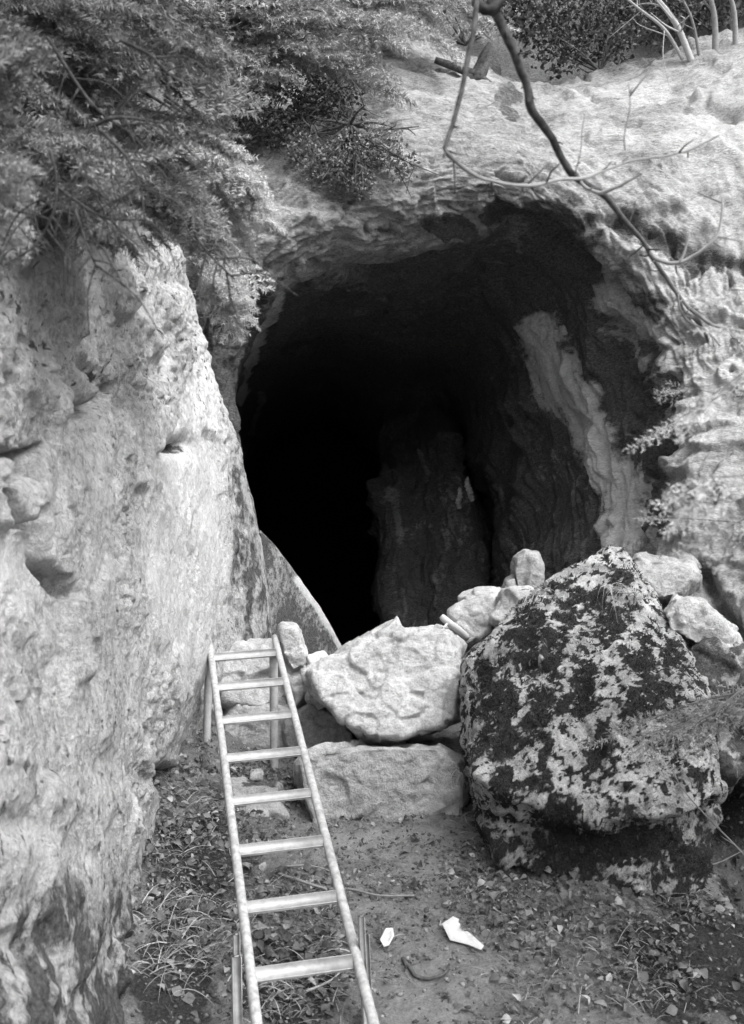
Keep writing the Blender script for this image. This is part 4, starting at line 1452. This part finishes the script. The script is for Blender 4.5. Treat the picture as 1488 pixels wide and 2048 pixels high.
# unseen crown boughs, added outside the picture to shade the slope
for k in range(22):
    hgt = 2.3 + 2.3 * RS.rand()
    ang = math.radians(RS.uniform(-130, 20))
    L_ = (1.7 - .25 * (hgt - 2.3)) * RS.uniform(.7, 1)
    a = root + np.array([.08, .03, hgt])
    b = a + np.array([math.cos(ang) * L_, math.sin(ang) * L_, -.35])
    tx_, ty_ = proj(b)
    if b[1] > .6 and tx_ < 1560 and ty_ > -80:
        continue
    bough(spr, a, b, .1, 12, .5, M_NEEDLE, .1, .016, SPRAYS, 1.0, .15)
for (x, y, d, n_, L) in ((1300, 1440, 4.3, 8, .24), (1340, 1455, 4.3, 9, .26), (1400, 1440, 4.2, 9, .28), (1450, 1420, 4.2, 9, .28)):
    b = at(x, y, d)
    a = at(1760, y - 110, 4.05)
    bough(spr, a, b, .10, n_, L, M_PALENEEDLE, .0, .008, SPRAYS_LOW, .7, .35, .8)


# ------------------------------------------------------------------ bushes and saplings
def leaf_cloud(name, centres, n_, size, mat, parent, org, tone=.5, squash=.8):
    VV, FF, TT, c0 = [], [], [], 0
    for (c, r) in centres:
        k = int(n_ * r * r)
        dv = RS.normal(size=(k, 3))
        dv /= np.linalg.norm(dv, axis=1)[:, None]
        rr = r * (RS.rand(k) ** .45) * (1 + .35 * fbm(dv * 2.2 + c, 3))
        p = c + dv * rr[:, None] * np.array([1, 1, squash]) - org
        sz = size * (.6 + .8 * RS.rand(k))
        V, Fq, T = scatter(LT, LF, p, rand_rot(k, 1.2), sz, np.clip(tone + .2 * RS.normal(size=k), 0, 1))
        VV.append(V)
        FF.append(Fq + c0)
        TT.append(T)
        c0 += len(V)
    return fast_mesh(name, np.concatenate(VV), np.concatenate(FF), mat, parent, attrs={"tone": np.concatenate(TT)})


def stems(name, c, tips, r, tone, parent, org):
    m = MB()
    for tpt in tips:
        md_ = (c + tpt) / 2 + RS.normal(size=3) * .05 * np.linalg.norm(tpt - c)
        P = spline(np.array([c, md_, tpt]), 6)
        m.tube(P - org, np.linspace(r, r * .3, len(P)), 6, tone)
        for q_ in range(4):
            i = RS.randint(4, len(P) - 1)
            e = P[i] + (tpt - c) * .25 * RS.rand() + RS.normal(size=3) * .08
            m.tube(np.array([P[i], (P[i] + e) / 2 + RS.normal(size=3) * .01, e]) - org, np.array([r * .35, r * .25, r * .12]), 5, tone)
    return m.build(name, M_TWIG, parent)


def bush(label, cx, cy, d, blobs_, size, mat, n_=900, tone=.5, ntip=7, name="bush"):
    org = at(cx, cy, d)
    b = thing(name, label, "bush", tuple(org))
    cs = [(at(x, y, d + dd), r) for (x, y, dd, r) in blobs_]
    stems("stem", org, [c + RS.normal(size=3) * .1 for c, r in cs for q in range(max(1, ntip // len(cs)))], .014, .12, b, org)
    leaf_cloud("leaves", cs, n_, size, mat, b, org, tone)
    return b


bush("dense dark evergreen bush on the cliff edge left of the bare stems", 1200, 145, 11.5, [(1100, 60, 0, .42), (1180, 30, .2, .5), (1230, 90, 0, .30), (1060, 30, .3, .35), (1130, 110, -.1, .28), (1250, 10, .3, .4), (1020, -10, .4, .4)], .05, M_BUSH, 2600, .35, 14)
bush("dark leafy undergrowth behind the bare stems on the cliff edge", 1420, 60, 13.2, [(1330, 20, 0, .6), (1420, -20, .2, .7), (1500, 20, 0, .6), (1270, -40, .3, .6)], .06, M_BUSH, 1500, .45, 10)
bush("dark bush filling the shade above the left end of the arch", 560, 60, 12.2, [(480, 20, 0, .6), (600, -10, .2, .7), (700, 20, .2, .6), (400, -40, .3, .7), (800, -20, .3, .6)], .06, M_BUSH, 1200, .5, 10)
bush("pale loose shrub on the cliff edge behind the hanging branch", 930, 90, 12.2, [(900, 20, 0, .45), (990, 0, .1, .5), (840, 30, .1, .4)], .05, M_PALENEEDLE, 1000, .3, 10)
bush("leafy shrub hanging from the ledge above the left shoulder of the arch", 700, 250, 8.1, [(700, 310, -.1, .22), (760, 290, -.1, .20), (650, 340, -.1, .20), (800, 330, 0, .16), (610, 300, 0, .18), (720, 370, -.1, .14)], .026, M_NEEDLE, 9000, .4, 34)
bush("dark tangle of roots and leaves under the ledge behind the fir sprays", 600, 230, 8.3, [(600, 200, 0, .26), (670, 210, 0, .24), (560, 260, -.1, .22), (480, 250, 0, .3)], .03, M_BUSH, 6000, .5, 24)
bush("dark tuft of ivy beside the shady left edge of the cave", 440, 640, 7.6, [(440, 480, .3, .20), (430, 420, .3, .24), (470, 540, .3, .15)], .045, M_BUSH, 2600, .35, 6)

# bare saplings on the cliff edge, top right
for (x0, y0, x1, y1, r, tn, lab) in ((1385, 100, 1300, -20, .035, .7, "pale leaning bare sapling at the left of the stems on the cliff edge"), (1365, 90, 1275, 15, .02, .6, "thin bare sapling bending far left on the cliff edge"),
                                     (1430, 85, 1410, -40, .035, .4, "stout upright grey sapling among the stems on the cliff edge"), (1470, 75, 1450, -40, .03, .45, "grey upright sapling at the right end of the cliff edge"),
                                     (1400, 95, 1350, -30, .018, .3, "thin dark sapling between the pale leaning one and the stout grey one")):
    a = at(x0, y0, 10.9)
    b = at(x1, y1, 10.7)
    s_ = thing("sapling", lab, "sapling", tuple(a), "bare saplings on the cliff edge")
    P = spline(np.array([a - [0, 0, .15], a + (b - a) * .5 + np.array([.04, 0, -.03]), b, b + (b - a) * .8]), 8)
    m = MB()
    m.tube(P - a, np.linspace(r, r * .4, len(P)), 8, tn)
    m.build("trunk", M_TWIG, s_)
    m = MB()
    for q_ in range(7):
        i = RS.randint(6, len(P) - 2)
        e = P[i] + (b - a) * RS.uniform(.2, .6) + RS.normal(size=3) * .22
        m.tube(spline(np.array([P[i], (P[i] + e) / 2 + RS.normal(size=3) * .04, e]), 4) - a, np.linspace(r * .3, r * .1, 9), 5, tn)
    m.build("twigs", M_TWIG, s_)

# a dead root stock on the upper ledge
org = at(965, 150, 10.2)
dr = thing("dead_root", "dark dead root stock lying on the ledge behind the hanging branch", "dead wood", tuple(org))
m = MB()
for pl_, r in (([(870, 120), (905, 132), (945, 148), (975, 168), (1005, 188), (1028, 188)], .05), ([(945, 148), (960, 125), (972, 100), (980, 85)], .04), ([(930, 150), (948, 160), (965, 140), (975, 120)], .07)):
    pts = spline(np.array([at(x, y, 10.1) for x, y in pl_]), 5)
    m.tube(pts - org, np.interp(np.linspace(0, 1, len(pts)), [0, .5, 1], [r * .6, r, r * .35]), 8, .1)
m.build("root", M_TWIG, dr)

# ------------------------------------------------------------------ the hanging branch in front
org = at(975, -60, 2.7)
hb = thing("bare_branch", "dark crooked bare branch hanging down across the upper right", "branch", tuple(org))


def limb(name, pts, radii, tone, seg=9):
    P = spline(np.array([at(*q) for q in pts]), 6)
    P = P + .006 * np.stack([fbm(P * 14 + k * 5, 3) for k in range(3)], 1)
    R = .84 * np.interp(np.linspace(0, 1, len(P)), np.linspace(0, 1, len(radii)), radii) * (1 + .30 * fbm(P * 30, 3, .7))
    m = MB()
    for q_ in range(len(P) // 5):
        i = RS.randint(2, len(P) - 2)
        tg = P[i + 1] - P[i - 1]
        tg /= np.linalg.norm(tg)
        e = P[i] + (tg * RS.uniform(.2, 1) + RS.normal(size=3) * .7) * RS.uniform(.008, .05)
        m.tube(np.array([P[i], (P[i] + e) / 2 + RS.normal(size=3) * .003, e]) - org, np.array([.0026, .002, .0012]) * RS.uniform(.6, 1.2), 5, tone[0])
    T = np.interp(np.linspace(0, 1, len(P)), np.linspace(0, 1, len(tone)), tone)
    V, Fq = tube_arrays(P - org, R, seg)
    m.add(V, Fq, np.concatenate([np.repeat(T, seg), T[:1], T[-1:]]))
    return m.build(name, M_TWIG, hb)


limb("stem", [(1500, -400, 2.9), (1180, -240, 2.75), (1030, -60, 2.7), (1000, 0, 2.68), (975, 20, 2.68), (955, 5, 2.7), (965, -20, 2.75), (985, -10, 2.74), (985, 10, 2.7), (1005, 50, 2.7), (1030, 110, 2.72), (1055, 180, 2.75), (1064, 220, 2.75), (1100, 270, 2.8), (1125, 320, 2.83),
              (1155, 360, 2.86), (1205, 385, 2.9), (1240, 430, 2.95), (1275, 470, 3.0), (1310, 525, 3.05), (1335, 560, 3.1), (1370, 610, 3.15), (1410, 640, 3.2), (1450, 657, 3.25), (1520, 668, 3.3)],
     [.017, .017, .016, .016, .016, .014, .013, .012, .010, .008, .007, .006, .0045], [.03, .03, .03, .04, .04, .04, .05, .08, .16, .3, .6])
limb("twig", [(958, -30, 2.66), (950, 40, 2.64), (936, 120, 2.62), (915, 210, 2.6), (897, 280, 2.58), (892, 300, 2.58), (912, 322, 2.58), (950, 350, 2.6), (1000, 366, 2.62), (1060, 372, 2.64), (1110, 362, 2.66), (1170, 355, 2.68), (1210, 340, 2.7), (1260, 322, 2.72), (1330, 313, 2.74), (1385, 300, 2.76), (1440, 270, 2.78)],
     [.009, .008, .007, .006, .006, .005, .005, .005, .004, .003, .002], [.06, .06, .08, .14, .35, .45, .5, .5, .35, .25], 7)
limb("twig", [(1158, 362, 2.86), (1175, 378, 2.85), (1200, 384, 2.83), (1228, 375, 2.8), (1262, 358, 2.78), (1285, 345, 2.77)], [.005, .006, .006, .004, .002], [.4, .5, .5, .35], 7)
limb("twig", [(1295, 500, 3.03), (1315, 518, 3.02), (1345, 526, 3.0), (1380, 515, 2.98), (1410, 495, 2.96), (1435, 470, 2.95), (1443, 430, 2.94), (1446, 395, 2.94)], [.007, .007, .006, .005, .004, .003], [.3, .5, .6, .6, .5], 7)
limb("twig", [(1358, 524, 2.99), (1370, 500, 2.98), (1376, 475, 2.97), (1378, 460, 2.97)], [.004, .0035, .002], [.6, .6], 6)
limb("twig", [(1356, 590, 3.12), (1358, 615, 3.1), (1375, 640, 3.1), (1410, 660, 3.1), (1440, 690, 3.1)], [.003, .003, .002], [.2, .3], 6)
limb("twig", [(1250, 300, 2.7), (1252, 260, 2.7), (1260, 210, 2.7), (1258, 165, 2.7)], [.0025, .002, .001], [.3, .3], 6)
limb("twig", [(1150, 352, 2.84), (1160, 300, 2.82), (1170, 225, 2.8)], [.002, .0015, .001], [.3, .3], 6)
